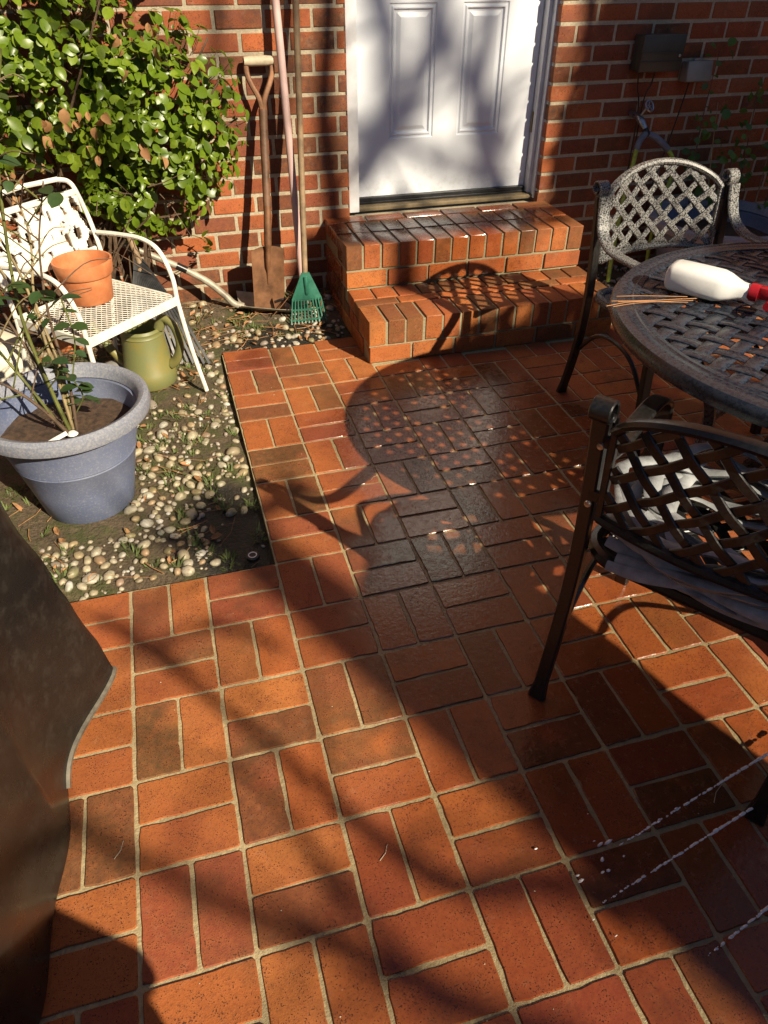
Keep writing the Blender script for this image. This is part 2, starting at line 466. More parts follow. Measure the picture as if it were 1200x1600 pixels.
# ------------------------------------------------------------------ brick steps
steps=thing('brick_steps','two wet red brick steps with upright edge bricks below the white door','steps',(1.575,1.132,0))
SXA,SXB=.996,2.156
core=MB(); core.box(((SXA+SXB)/2,1.532,.085),(SXB-SXA-.014,.782,.186)); core.box(((SXA+SXB)/2,1.7195,.272),(SXB-SXA-.014,.407,.194))
for v in core.v:
    pass
core.build('mortar_core',M_SMORT,steps,False)
sb={}
def smesh(d):
    key=tuple(round(a,3) for a in d)
    if key not in sb: sb[key]=[block_mesh('step_brick',key,len(sb)*7+k,M_STEPB,.003) for k in range(3)]
    return sb[key][rg.randrange(3)]
rg=R_(5)
def sbrick(c,d,dark=None):
    o=put('brick',smesh(d),steps,Matrix.Translation(Vector(c)-steps.location+Vector((rg.uniform(-.001,.001),rg.uniform(-.0012,.0012),rg.uniform(-.001,.001))))@Euler([rg.uniform(-.006,.006) for _ in range(3)]).to_matrix().to_4x4())
    dk=rg.random()<.34 if dark is None else dark
    o.color=(rg.random(),rg.uniform(.7,1) if dk else rg.uniform(0,.15),rg.random(),1)
for y0,zb,depths in ((1.132,0.0,((.178,'rowlock'),(.070,'stretcher'),(.125,'header'))),(1.505,.186,((.178,'rowlock'),(.160,'rowlock2'),(.087,'stretcher')))):
    zt=zb+ (.186 if zb==0 else .190)
    n=14; wd=(SXB-SXA)/n
    dset={1,2,6,13} if zb==0 else {0,5,10,13}
    for k in range(n):                                   # upright bricks along the nosing
        sbrick((SXA+wd*(k+.5),y0+.089,zt-.0525),(wd-.012,.170,.105),k in dset)
    n2=6; w2=(SXB-SXA)/n2                                # stretcher course under the nosing
    for k in range(n2):
        sbrick((SXA+w2*(k+.5),y0+.046,zb+.039),(w2-.011,.090,.069),(k in (4,)) if zb==0 else False)
    y=y0+.178
    for dp,kind in depths[1:]:
        if kind=='stretcher': nn=6
        elif kind=='header': nn=11
        else: nn=14
        wn=(SXB-SXA)/nn
        for k in range(nn): sbrick((SXA+wn*(k+.5),y+dp/2,zt-.030),(wn-.010,dp-.009,.060))
        y+=dp
    # the left and right cheeks
    for side,xs in ((-1,SXA),(1,SXB)):
        L=.80-(y0-1.132)
        for cz,hh in (((zb+.039),.069),):
            k=0; y=y0+.094
            while y<1.925-.02:
                l=min(.195,1.925-y); sbrick((xs-side*.030,y+l/2,cz),(.062,l-.010,hh)); y+=.195; k+=1
        if zb==0:
            y=y0+.182
            while y<1.925-.02:
                l=min(.078,1.925-y); sbrick((xs-side*.032,y+l/2,zb+.126 if y>1.5 else zb+.098),(.060,l-.010,.105 if y>1.5 else .050)); y+=.078

# ------------------------------------------------------------------ planting bed
g=NG('bed_soil'); n1=g.noise(9,5,.65); n2=g.noise(90,4,.7); n3=g.noise(3.5,3)
c=g.mix(g.maprange(n2,.3,.7),(.055,.038,.022),(.145,.105,.062))
c=g.mix(g.maprange(n1,.46,.60,0,.85),c,(.062,.072,.016)); c=g.mix(g.maprange(g.noise(26,4,.7),.55,.7,0,.7),c,(.19,.14,.075))
vm=g.n('ShaderNodeVectorMath',operation='MULTIPLY_ADD'); g.l(g.pos(),vm.inputs[0]); vm.inputs[1].default_value=(1/.14,1/.26,0); vm.inputs[2].default_value=(-.30/.14,-.20/.26,0)
ln=g.n('ShaderNodeVectorMath',operation='LENGTH'); g.l(vm.outputs[0],ln.inputs[0])
wt=g.maprange(g.math('ADD',ln.outputs['Value'],g.math('MULTIPLY',n1,.9)),1.75,1.25)
vm2=g.n('ShaderNodeVectorMath',operation='MULTIPLY_ADD'); g.l(g.pos(),vm2.inputs[0]); vm2.inputs[1].default_value=(1/.30,1/.12,0); vm2.inputs[2].default_value=(-.72/.30,-1.50/.12,0)
ln2=g.n('ShaderNodeVectorMath',operation='LENGTH'); g.l(vm2.outputs[0],ln2.inputs[0])
wt=g.math('MAXIMUM',wt,g.maprange(g.math('ADD',ln2.outputs['Value'],g.math('MULTIPLY',n1,.9)),1.75,1.25))
c=g.mix(wt,c,(.022,.019,.014))
M_SOIL=g.out(c,g.maprange(wt,0,1,.92,.35),g.bump(g.math('ADD',n2,n1),1.0,.012))
def soil_z(x,y):
    h=-.012+.012*noise.noise(Vector((x*4,y*4,0)))+.006*noise.noise(Vector((x*14,y*14,3)))
    if y>1.45: h+=.05*min(1,(y-1.45)/.4)
    if x<.0: h+=.02*min(1,-x/.5)
    edge=min(abs(XE-x) if y<YE else 9, abs(y) if x<XE else 9, abs(y-YE) if x>XE else 9)
    return h-.012*max(0,1-edge/.05)
sm=MB(); st=.03; idx={}
def gp(x,y):
    k=(round(x,4),round(y,4))
    if k not in idx: idx[k]=len(sm.v); sm.v.append(Vector((x,y,soil_z(x,y))))
    return idx[k]
nx=int((.995+1.8)/st)
for i in range(68):
    for j in range(66):
        x1=XE-.001-i*st; x0=x1-st; y0=.001+j*st*.985; y1=y0+st*.985
        if y1<1.95: sm.f.append((gp(x0,y0),gp(x1,y0),gp(x1,y1),gp(x0,y1)))
for i in range(20):
    for j in range(18):
        x0=XE-.001+i*.0296; x1=x0+.0296; y0=YE+.001+j*.0296; y1=y0+.0296
        sm.f.append((gp(x0,y0),gp(x1,y0),gp(x1,y1),gp(x0,y1)))
bed=tag(sm.build('garden_bed',M_SOIL,None),kind='structure')
# gravel bed to the right of the steps
sm=MB(); v=[]; f=[]
for i in range(60):
    for j in range(16):
        x=2.165+i*.035; y=YE+.002+j*.035; v.append((x,y,-.01+.012*noise.noise(Vector((x*9,y*9,1)))+.02*max(0,y-1.5)))
for i in range(59):
    for j in range(15): f.append((i*16+j,i*16+16+j,i*16+17+j,i*16+j+1))
bed2=tag(sm.add(v,f).build('gravel_bed',M_SOIL,None),kind='structure')

g=NG('pebble'); oi=g.n('ShaderNodeObjectInfo'); sp=g.n('ShaderNodeSeparateColor'); g.l(oi.outputs['Color'],sp.inputs[0])
geo=g.n('ShaderNodeNewGeometry')
c=g.ramp(sp.outputs[0],[(0,(.36,.33,.26)),(.3,(.42,.36,.24)),(.5,(.27,.22,.14)),(.62,(.52,.50,.45)),(.8,(.34,.26,.14)),(.92,(.28,.16,.09)),(1,(.22,.20,.18))])
c=g.mix(g.maprange(g.noise(70,4,.65),.42,.70,0,.75),c,(.20,.16,.10)); c=g.mix(g.maprange(g.noise(30,3),.50,.68,0,.65),c,(.11,.12,.045))
M_PEB=g.out(c,.48,g.bump(g.noise(220,3),.35,.0015))
g=NG('gravel_far'); geo=g.n('ShaderNodeNewGeometry')
c=g.ramp(geo.outputs['Random Per Island'],[(0,(.34,.30,.24)),(.4,(.42,.36,.26)),(.6,(.24,.18,.12)),(.8,(.44,.42,.38)),(1,(.26,.16,.10))])
c=g.mix(g.maprange(g.noise(70,4,.65),.45,.72,0,.7),c,(.18,.15,.10))
M_PEBS=g.out(c,.5)
def pebble_mesh(seed,mat=M_PEB):
    r=R_(seed); bm=bmesh.new(); bmesh.ops.create_icosphere(bm,subdivisions=2,radius=1)
    s=Vector((r.uniform(.85,1.15),r.uniform(.62,.9),r.uniform(.45,.65)))
    for v in bm.verts:
        k=1+.26*noise.noise(v.co*1.25+Vector((seed*3.1,0,0)))+.08*noise.noise(v.co*3+Vector((seed,4,0))); v.co=Vector((v.co.x*s.x,v.co.y*s.y,v.co.z*s.z))*k
    for f in bm.faces: f.smooth=True
    me=bpy.data.meshes.new('pebble'); bm.to_mesh(me); bm.free(); me.materials.append(mat); return me
pm=[pebble_mesh(s) for s in range(12)]
rg=R_(21); pts=[]
def dens(x,y):
    d=0
    if .02<y<1.36 and .0<x<.40:
        d=.9 if y<.95 else .45
        if x<.12 and y>.8: d=.15
        if ((x-.32)/.10)**2+((y-.20)/.22)**2<1: d=.10
        if ((x-.30)/.1)**2+((y-.72)/.1)**2<1: d*=.4
        if y>.95 and x<.27: d=.12
    if y<.26 and -.36<x<=.0: d=.85
    if x>.3 and y>=1.40 : d=.30 if y<1.62 else .12
    if x>.86 and y>1.42: d=.5
    if x<.3 and y>1.36: d=.10
    return d*(.70+.9*max(0,noise.noise(Vector((x*6,y*6,9)))+.35))
tries=0
while len(pts)<680 and tries<60000:
    tries+=1
    x=rg.uniform(-.4,.98); y=rg.uniform(.012,1.88)
    if x>XE-.012 and y<YE+.012: continue
    if rg.random()>dens(x,y): continue
    r=rg.choice((.005,.006,.008,.009,.011,.013,.015,.018,.021))*rg.uniform(.85,1.15)
    if any((x-a)**2+(y-b)**2<(.80*(r+c_))**2 for a,b,c_ in pts): continue
    if (x+.115)**2+(y-.48)**2<.15**2 or (x-.347)**2+(y-.05)**2<.035**2: continue
    if y<r+.003 or (x>XE-r-.003 and y<YE): continue
    pts.append((x,y,r))
pts.sort(key=lambda p:-p[2]/(Vector((p[0],p[1],0))-CAMP).length)
gs=MB()
for k,(x,y,r) in enumerate(pts):
    mt=Matrix.Translation((x,y,soil_z(x,y)+r*rg.uniform(.05,.32)))@Euler((rg.uniform(-.35,.35),rg.uniform(-.35,.35),rg.uniform(0,6.28))).to_matrix().to_4x4()@Matrix.Scale(r*1.12,4)
    if k<300:
        o=put('pebble',pm[rg.randrange(12)],bed,mt); o.color=(rg.random(),0,0,1)
    else:
        me=pm[rg.randrange(12)]; gs.add([mt@v.co for v in me.vertices],[tuple(p.vertices) for p in me.polygons])
tag(gs.build('small_pebbles',M_PEBS,bed,world=False),kind='stuff')
gs=MB()
for k in range(700):
    x=rg.uniform(2.17,4.0); y=rg.uniform(1.42,1.9); r=rg.uniform(.006,.014)
    mt=Matrix.Translation((x,y,-.005+.02*max(0,y-1.5)+r*.3))@Euler((rg.random(),rg.random(),rg.random()*6)).to_matrix().to_4x4()@Matrix.Scale(r,4)
    me=pm[rg.randrange(12)]; gs.add([mt@v.co for v in me.vertices],[tuple(p.vertices) for p in me.polygons])
tag(gs.build('gravel',M_PEBS,bed2,world=False),kind='stuff')

# moss tufts, dead needles and twigs lying on the bed
M_MOSS=simple('moss_leaf',(.075,.10,.022),.7,var=.5,scale=40)
M_NEEDLE=simple('dry_needles',(.30,.15,.06),.7,var=.5,scale=25)
mo=MB(); rg=R_(3)
for cl in range(330):
    while True:
        x=rg.uniform(-.38,.95); y=rg.uniform(.02,1.85)
        if x<XE-.02 or y>YE+.02: break
    if noise.noise(Vector((x*5,y*5,4)))<-.15: continue
    for b in range(rg.randrange(7,20)):
        a=rg.uniform(0,6.28); d=rg.uniform(0,.028); p=Vector((x+math.cos(a)*d,y+math.sin(a)*d,0)); 
        if p.x>XE-.006 and p.y<YE+.006: continue
        if p.y<.006: continue
        p.z=soil_z(p.x,p.y); h=rg.uniform(.006,.020); wd=rg.uniform(.0016,.0042); q=Vector((math.cos(a),math.sin(a),0)); s_=Vector((-q.y,q.x,0))
        mo.add([p-s_*wd,p+s_*wd,p+q*h*.7+s_*wd*.6+Vector((0,0,h*.8)),p+q*h*1.3+Vector((0,0,h)),p+q*h*.7-s_*wd*.6+Vector((0,0,h*.8))],[(0,1,2,3,4)])
tag(mo.build('moss_and_weeds',M_MOSS,None,False),'low green moss and weeds between the pebbles in the bed','ground cover',kind='stuff')
nd=MB()
for k in range(330):
    while True:
        x=rg.uniform(-.5,.97); y=rg.uniform(.02,1.9)
        if (x<XE-.03 or y>YE+.03) and rg.random()<(.25+.75*min(1,max(0,y-.9))): break
    a=rg.uniform(0,6.28); L=rg.uniform(.03,.14)*(1.0 if rg.random()<.8 else 1.7); d=Vector((math.cos(a),math.sin(a),0)); p=Vector((x,y,0)); q=p+d*L; mid=(p+q)/2+Vector((-d.y,d.x,0))*L*rg.uniform(-.12,.12)
    bad=False
    P=[]
    for t in (p,mid,q):
        if (t.x>XE-.01 and t.y<YE+.01) or t.y<.01: bad=True
        P.append(Vector((t.x,t.y,soil_z(t.x,t.y)+rg.uniform(.006,.016))))
    if bad: continue
    nd.tube(P,rg.uniform(.0007,.0018),4)
for k in range(230):                                  # curled dead leaves
    while True:
        x=rg.uniform(-.5,.95); y=rg.choice((rg.uniform(.05,1.9),rg.uniform(1.2,1.9)))
        if x<XE-.03 or y>YE+.03: break
    a=rg.uniform(0,6.28); s_=rg.uniform(.010,.024); z_=soil_z(x,y)+.008
    mt=Matrix.Translation((x,y,z_))@Euler((rg.uniform(-.6,.6),rg.uniform(-.6,.6),a)).to_matrix().to_4x4()
    nd.add([mt@Vector(p)*1 for p in ((-s_,0,0),(-.3*s_,-.5*s_,.3*s_),(.6*s_,-.4*s_,.25*s_),(1.1*s_,0,.1*s_),(.6*s_,.4*s_,.3*s_),(-.3*s_,.5*s_,.25*s_),(.2*s_,0,-.05*s_))],[(0,1,6),(1,2,6),(2,3,6),(3,4,6),(4,5,6),(5,0,6)])
tag(nd.build('dry_litter',M_NEEDLE,None),'dry brown needles, twigs and leaves strewn over the bed','litter',kind='stuff')
M_CAP=simple('black_plastic',(.02,.02,.02),.4); M_WHITE=simple('white_plastic',(.75,.74,.70),.4,var=.1)
sk=thing('irrigation_cap','round black sprinkler cap with white ring in bed corner','cap',(.347,.05,0))
MB().lathe([(0.0,.0),(.020,.0),(.020,.010),(.018,.012),(0,.012)],(.347,.05,-.008),20).build('cap',M_CAP,sk)
MB().lathe([(.010,.0),(.010,.0016),(.013,.0016),(.013,0)],(.347,.05,.0042),24).build('ring',M_WHITE,sk)

# ------------------------------------------------------------------ patio table
M_TABLE=speck('table_paint',(.014,.018,.028),(.050,.062,.082),.45,.25,110)
M_CHAIRF=speck('glare_chair_paint',(.018,.018,.020),(.22,.218,.21),1.4,.26,230)  # pale flecks paint sun glare and drops onto the dark metal
M_CHAIRN=speck('bronze_chair_paint',(.008,.0075,.0075),(.040,.038,.036),.30,.30,150)
M_BOLT=simple('steel_bolt',(.45,.45,.46),.3,metal=1,var=.2)
TC=Vector((1.822,-.333,0)); TR=.583; TZ=.715
table=thing('patio_table','round dark metal patio table with woven basket top','table',TC)
rim=MB(); 
rim.lathe([(TR-.070,TZ-.008),(TR-.068,TZ+.001),(TR-.055,TZ+.003),(TR-.052,TZ+.0005),(TR-.047,TZ+.0005),(TR-.044,TZ+.003),(TR-.020,TZ+.003),(TR-.008,TZ),(TR-.001,TZ-.010),(TR,TZ-.024),(TR-.004,TZ-.036),(TR-.012,TZ-.040),(TR-.018,TZ-.030),(TR-.030,TZ-.012)],TC,96,closed=True)
rim.build('rim',M_TABLE,table)
PW=.054; HW=.0170; RI=TR-.060
for dirn in range(2):
    th=rad(-58.7+90*dirn); d=Vector((math.cos(th),math.sin(th),0)); nn=Vector((-d.y,d.x,0))
    K=int(RI/PW)+1
    for k in range(-K,K+1):
        c=k*PW
        if abs(c)>RI-.012: continue
        L=math.sqrt(RI*RI-c*c); ns=max(4,int(2*L/(PW/4))); P=[]
        for q in range(ns+1):
            t=-L+2*L*q/ns
            ph=math.cos(math.pi*(t/PW+k+dirn))          # over and under at each crossing
            P.append(TC+nn*c+d*t+Vector((0,0,TZ-.005+.0017*max(-1,min(1,1.6*ph)))))
        MB().strap(P,nn,HW,.0030).build('slat',M_TABLE,table,True,50)
lg=[]
for k in range(4):
    a=rad(45+90*k+12); u=Vector((math.cos(a),math.sin(a),0)); s_=Vector((-u.y,u.x,0))
    P=spline([TC+u*.43+Vector((0,0,TZ-.03)),TC+u*.36+Vector((0,0,.60)),TC+u*.27+Vector((0,0,.44)),TC+u*.27+Vector((0,0,.26)),TC+u*.36+Vector((0,0,.10)),TC+u*.45+Vector((0,0,.0))],6)
    MB().strap(P,s_,.024,.030).build('leg',M_TABLE,table)
br=MB(); br.lathe([(.245,.345),(.27,.345),(.27,.365),(.245,.365)],TC,40,closed=True); br.build('ring_brace',M_TABLE,table)
for k in range(2):
    a=rad(57+90*k); u=Vector((math.cos(a),math.sin(a),0)); MB().strap([TC-u*.50+Vector((0,0,TZ-.030-.016*k)),TC+u*.50+Vector((0,0,TZ-.030-.016*k))],Vector((-u.y,u.x,0)),.022,.014).build('cross_bar',M_TABLE,table)

# ------------------------------------------------------------------ cast metal armchairs
def make_chair(label, loc, rz, mat, hw, lmat=None, hwid=.0105):
    lmat=lmat or mat
    t=thing('metal_armchair',label,'chair',loc,rz,'metal armchairs at the round table')
    X=Vector((1,0,0))
    for s in (-1,1):
        x=s*hw
        P=spline([(x,-.028,0),(x,.004,.13),(x,.030,.28),(x,.036,.42),(x,.026,.56),(x,.010,.68),(x,.000,.765)],6)
        wd=[(.0150 if i<len(P)-4 else .017) for i in range(len(P))]; wd[0]=.021; wd[1]=.018
        MB().strap(P,X,wd,.024).build('leg',lmat,t,world=False)
        # ear scroll: rolled strip at the top of the post
        Q=[]; 
        for k in range(26):
            a=rad(-60+ 400*k/25); rr=.027*(1-.55*k/25)
            Q.append((x,-.004-rr*math.cos(a+math.pi)*1.0 ,.775+rr*math.sin(a)))
        MB().strap(Q,X,.0200,.007).build('scroll',mat,t,world=False)
        # arm and front leg, one sweep from the scroll
        P=spline([(x,.028,.757),(x*1.01,.040,.70),(x*1.03,.068,.645),(x*1.05,.14,.612),(x*1.06,.27,.612),(x*1.06,.38,.615),(x*1.05,.445,.590),(x*1.04,.455,.54),(x*1.02,.43,.48),(x*.99,.425,.42)],6)
        MB().strap(P,X,.0215,.014).build('arm',mat,t,world=False)
        P=spline([(x*.99,.425,.43),(x*.99,.435,.30),(x,.455,.14),(x,.475,0)],6)
        MB().strap(P,X,.018,.026).build('leg',lmat,t,world=False)
        P=spline([(x*.98,.02,.20),(x*.98,.12,.30),(x*.98,.23,.325),(x*.98,.34,.30),(x*.98,.44,.20)],5)
        MB().tube(P,.008,6).build('brace',lmat,t,world=False)
    # seat
    zs=.425; sw=hw-.012
    def rr_(cx,y0,y1,n=6,r=.07):
        pts=[]
        for (cx_,cy_,a0) in ((cx-r,y1-r,0),(-cx+r,y1-r,90),(-cx+r,y0+r,180),(cx-r,y0+r,270)):
            for k in range(n+1):
                a=rad(a0+90*k/n); pts.append((cx_+r*math.cos(a),cy_+r*math.sin(a),zs))
        return pts
    MB().tube(rr_(sw,.035,.475),.016,8,closed=True,up=(0,0,1)).build('seat_frame',mat,t,world=False)
    for dirn in range(2):
        d=Vector((math.cos(rad(45+90*dirn)),math.sin(rad(45+90*dirn)),0)); nn=Vector((-d.y,d.x,0)); c0=Vector((0,.255,zs))
        for k in range(-4,5):
            P=[]
            for q in range(-30,31):
                p=c0+nn*(k*.068)+d*(q*.0125)
                if abs(p.x)<sw-.012 and .047<p.y<.463: P.append(p+Vector((0,0,.003*math.cos(math.pi*(q*.0125/.068+k+dirn))-.012*(1-(p.x/sw)**2))))
            if len(P)>3: MB().strap(P,nn,.013,.006).build('slat',mat,t,world=False)
    # backrest: arched rail, bowed bottom rail, woven diagonal straps
    bw=hw-.030
    def zt(x): return .745+.085*(1-(x/bw)**2)**.75 if abs(x)<bw else .745
    def zb(x): return .535+.015*(1-(x/bw)**2) 
    def yb(x,z): return .018-.045*(1-(x/bw)**2)-.10*(z-.55)
    nP=20
    top=[(-bw+2*bw*k/nP) for k in range(nP+1)]
    MB().tube([(x,yb(x,zt(x)),zt(x)) for x in top],.0145,8,flat=.75,up=(0,0,1)).build('top_rail',mat,t,world=False)
    MB().tube([(x,yb(x,zb(x)),zb(x)) for x in top],.012,8,up=(0,0,1)).build('bottom_rail',mat,t,world=False)
    for s in (-1,1):
        MB().strap([(s*bw,yb(bw,.54),.530),(s*bw,yb(bw,.65),.65),(s*bw,yb(bw,.75),.752)],Vector((0,1,0)),.008,.014).build('side_rail',mat,t,world=False)
        for zz in (.585,.715):
            bm_=MB(); bm_.lathe([(0,-.005),(.0060,-.004),(.0070,0),(.006,.003),(0,.003)],(s*(bw+.016),-.018,zz),10,axis='Y'); bm_.build('bolt',M_BOLT,t,world=False)
            MB().box((s*(bw+.014),yb(bw,zz),zz),(.030,.010,.022)).build('bracket',mat,t,False,world=False)
    pitch=.053
    for dirn in (-1,1):
        d=Vector((dirn*.73,0,.68)).normalized(); nn=Vector((-d.z,0,d.x))
        for k in range(-8,9):
            P=[]; W=[]
            for q in range(-44,45):
                tt=q*.010; p=Vector((0,0,.69))+nn*(k*pitch)+d*tt
                if abs(p.x)<bw-.004 and zb(p.x)+.004<p.z<zt(p.x)-.006:
                    p.y=yb(p.x,p.z)+.0030*math.cos(math.pi*(tt/pitch+k+(0 if dirn>0 else 1))); P.append(p)
            if len(P)>3: MB().strap(P,Vector((-d.z,0,d.x)),hwid,.0060).build('slat',mat,t,world=False)
    return t
near_chair=make_chair('dark bronze lattice back armchair holding the grey hose, nearest the camera',(1.102,-.826,0),rad(-53.9),M_CHAIRN,.252,None,.0090)
far_chair=make_chair('lattice back armchair with pale speckles on the far side of the table',(1.945,.685,0),rad(-177.3),M_CHAIRF,.262,M_CHAIRN)  # pale glare paint on back and arms, dark paint on legs

# ------------------------------------------------------------------ grey hose piled on the near chair
M_HOSE=simple('grey_fabric_hose',(.25,.26,.27),.75,var=.4,scale=22,bump=.5,bscale=500)
n_=Vector((.81,.59,0)); l_=Vector((.59,-.81,0))
hc=Vector((1.102,-.826,0))+n_*.21
hose=thing('fabric_hose','coiled flat grey fabric hose heaped on the near armchair seat','hose',hc+Vector((0,0,.43)))
rg=R_(31); P=[]
for k in range(150):
    a=k*.42+rg.uniform(-.05,.05); lay=k/150
    rx=.19+.055*math.sin(k*.31+1)+rg.uniform(-.01,.01); ry=.17+.05*math.sin(k*.23)+rg.uniform(-.01,.01)
    ox=.030*math.sin(k*.11); 
    p=hc+l_*(rx*math.cos(a)+ox)+n_*(ry*math.sin(a)+.02*math.cos(k*.17))
    inside=1 if (p-hc).dot(n_)<-.13 else 0
    p.z=.448+.105*lay+.016*math.sin(k*1.9)-.0*inside
    P.append(p)
P=spline(P,4)
MB().tube(P,[.0165+.0035*math.sin(i*.37)+.002*math.sin(i*1.3) for i in range(len(P))],8,flat=.40,up=(.25,.2,1)).build('hose',M_HOSE,hose)
# flat strands sagging over the rear edge of the seat
rg=R_(12)
for k in range(8):
    a0=-.205+rg.uniform(0,.05); a1=.25+rg.uniform(-.12,.03); z0_=.446+.0135*k+rg.uniform(-.006,.006); z1_=.535-.0125*((k*5)%8)+rg.uniform(-.01,.01); b0=rg.uniform(-.190,-.12); b1=rg.uniform(-.20,-.11); sag=rg.uniform(.005,.045); ph=rg.uniform(0,6.28); Q=[]
    for q in range(8):
        t=q/7; Q.append(hc+l_*(a0+(a1-a0)*t)+n_*(b0+(b1-b0)*t-.030*math.sin(math.pi*t)+.012*math.sin(5*t+ph))+Vector((0,0,max(.425,z0_+(z1_-z0_)*t-sag*math.sin(math.pi*t)+.010*math.sin(6*t+ph)))))
    Q=spline(Q,6); MB().tube(Q,[.0120+.0015*math.sin(.4*x_+ph) for x_ in range(len(Q))],10,flat=.50,up=(-.62,-.45,.64)).build('strand',M_HOSE,hose)

# ------------------------------------------------------------------ spray bottle lying on the table, dry needles beside it
g=NG('bottle_plastic'); n1=g.noise(14,4,.6)
c=g.mix(g.maprange(n1,.5,.75,0,.5),(.80,.80,.78),(.58,.55,.48)); M_BOT=g.out(c,.32,g.bump(g.noise(40,3),.1,.002),Subsurface_Weight=.15,Subsurface_Radius=(.02,.02,.015))
M_RED=simple('red_plastic',(.36,.012,.020),.35,var=.2)
ba=Vector((1.492,-.028,TZ+.043)); bb=Vector((1.628,-.212,TZ+.040)); ax=(bb-ba).normalized(); sd_=Vector((-ax.y,ax.x,0)); up_=Vector((0,0,1))
bottle=thing('spray_bottle','white spray bottle with red trigger head lying on the patio table','bottle',Vector((1.55,-.11,TZ)))
secs=[(-.018,.034,.026),(-.012,.044,.034),(0,.048,.0375),(.06,.049,.038),(.115,.048,.0375),(.135,.042,.033),(.152,.032,.027),(.172,.022,.021),(.196,.019,.019)]
v=[]; f=[]; N=24
for (t,a,b) in secs:
    for j in range(N):
        th=2*math.pi*j/N; cx=math.copysign(abs(math.cos(th))**.62,math.cos(th)); cy=math.copysign(abs(math.sin(th))**.62,math.sin(th))
        v.append(ba+ax*(t*.95+.010)+sd_*a*.90*cx+up_*(b*.92*cy-.003))
for i in range(len(secs)-1):
    for j in range(N): f.append((i*N+j,i*N+(j+1)%N,(i+1)*N+(j+1)%N,(i+1)*N+j))
f.append(tuple(range(N-1,-1,-1))); f.append(tuple((len(secs)-1)*N+j for j in range(N)))
MB().add(v,f).build('body',M_BOT,bottle,True,60)
def along(t,r): return ba+ax*t
mb=MB(); mb.tube([ba+ax*.192,ba+ax*.200,ba+ax*.214],[.0205,.0215,.020],14); mb.build('collar',M_RED,bottle)
hd=MB(); rot=Matrix((ax,sd_,up_)).transposed()
hd.bbox(ba+ax*.240+up_*.004,(.056,.028,.030),.006,rot); hd.bbox(ba+ax*.258-sd_*.030,(.020,.050,.024),.005,rot); hd.tube([ba+ax*.252-sd_*.05,ba+ax*.252-sd_*.075],.010,10)
hd.build('trigger_head',M_RED,bottle)
MB().tube(spline([ba+ax*.236+sd_*.014-up_*.005,ba+ax*.222+sd_*.030-up_*.008,ba+ax*.206+sd_*.046-up_*.006],4),.005,8).build('trigger',M_RED,bottle)
nd=MB(); rg=R_(8)
for k in range(5):
    a=Vector((1.272+.014*k,-.095+.012*k-.10*(k%2)*.2,TZ+.0055)); b=Vector((1.475+.02*(k%3),-.135+.008*k,TZ+.008))
    nd.tube(spline([a,(a*.6+b*.4)+Vector((rg.uniform(-.006,.006),rg.uniform(-.015,.015),.002)),b],6),.0009,5)
tag(nd.build('dry_needles',simple('orange_needle',(.42,.20,.08),.6),None),'few orange dry pine needles beside the spray bottle','pine needles')

# ------------------------------------------------------------------ grill under a dark vinyl cover
g=NG('vinyl_cover'); n1=g.noise(5,4,.6); n2=g.noise(140,3,.6); n3=g.noise(26,4,.7)
c=g.mix(g.maprange(n1,.35,.7),(.010,.0095,.009),(.020,.017,.014)); c=g.mix(g.maprange(n3,.50,.76,0,.45),c,(.052,.046,.038)); c=g.mix(g.maprange(n2,.60,.68,0,.7),c,(.008,.008,.008))
M_COVER=g.out(c,g.maprange(n3,.3,.7,.24,.36),g.bump(g.noise(300,2),.2,.001))
M_SEAM=simple('cover_hem',(.12,.105,.08),.7,var=.35,scale=60)
GC=Vector((-.46,-.70,0))
grill=thing('covered_grill','grill under a dark draped vinyl cover with a flared corner','grill cover',GC)
NT,NZ=240,40; v=[]; f=[]; hem=[]
A0=math.atan2(-.37-GC.y,-.01-GC.x)
for i in range(NT):
    th=2*math.pi*i/NT; dth=(th-A0+math.pi)%(2*math.pi)-math.pi
    bump_=math.exp(-(abs(dth)/(.20 if dth<0 else .30))**1.4)
    zh=.015+.095*math.exp(-(abs(dth)/.40)**4)
    for k in range(NZ+1):
        t=k/NZ                                   # 0 top .. 1 hem
        if t<.18: r=(.30+bump_*.13)*math.sin(t/.18*math.pi/2); z_=.91-.06*(t/.18)**2
        else:
            q=(t-.18)/.82; r=.30+.030*q**.7; z_=.85+(zh-.85)*q
            r+=bump_*(.130+.085*q)
            r+=(1-bump_)*(.004*math.sin(th*7+2*q)*q)-.016*q*(1-q)*4*abs(noise.noise(Vector((th*2.2,z_*2.6,3.0))))-.010*bump_*abs(noise.noise(Vector((th*9,z_*5,8.0))))+.008*noise.noise(Vector((math.cos(th)*2,math.sin(th)*2,z_*3)))
        d2=(th+1.0+math.pi)%(2*math.pi)-math.pi; r+=.13*math.exp(-(abs(d2)/.42)**2)*min(1,t/.2)
        v.append((GC.x+r*math.cos(th),GC.y+r*math.sin(th),z_))
    hem.append(Vector(v[-1]))
for i in range(NT):
    j=(i+1)%NT
    for k in range(NZ): f.append((i*(NZ+1)+k,j*(NZ+1)+k,j*(NZ+1)+k+1,i*(NZ+1)+k+1))
MB().add(v,f).build('cover',M_COVER,grill,True,60)
ia=int(A0/(2*math.pi)*NT)
hb=MB(); hb.tube([hem[(ia+k)%NT]+Vector((0,0,.004)) for k in range(-15,16)],.007,6,up=(0,0,1)); hb.build('hem',M_SEAM,grill)

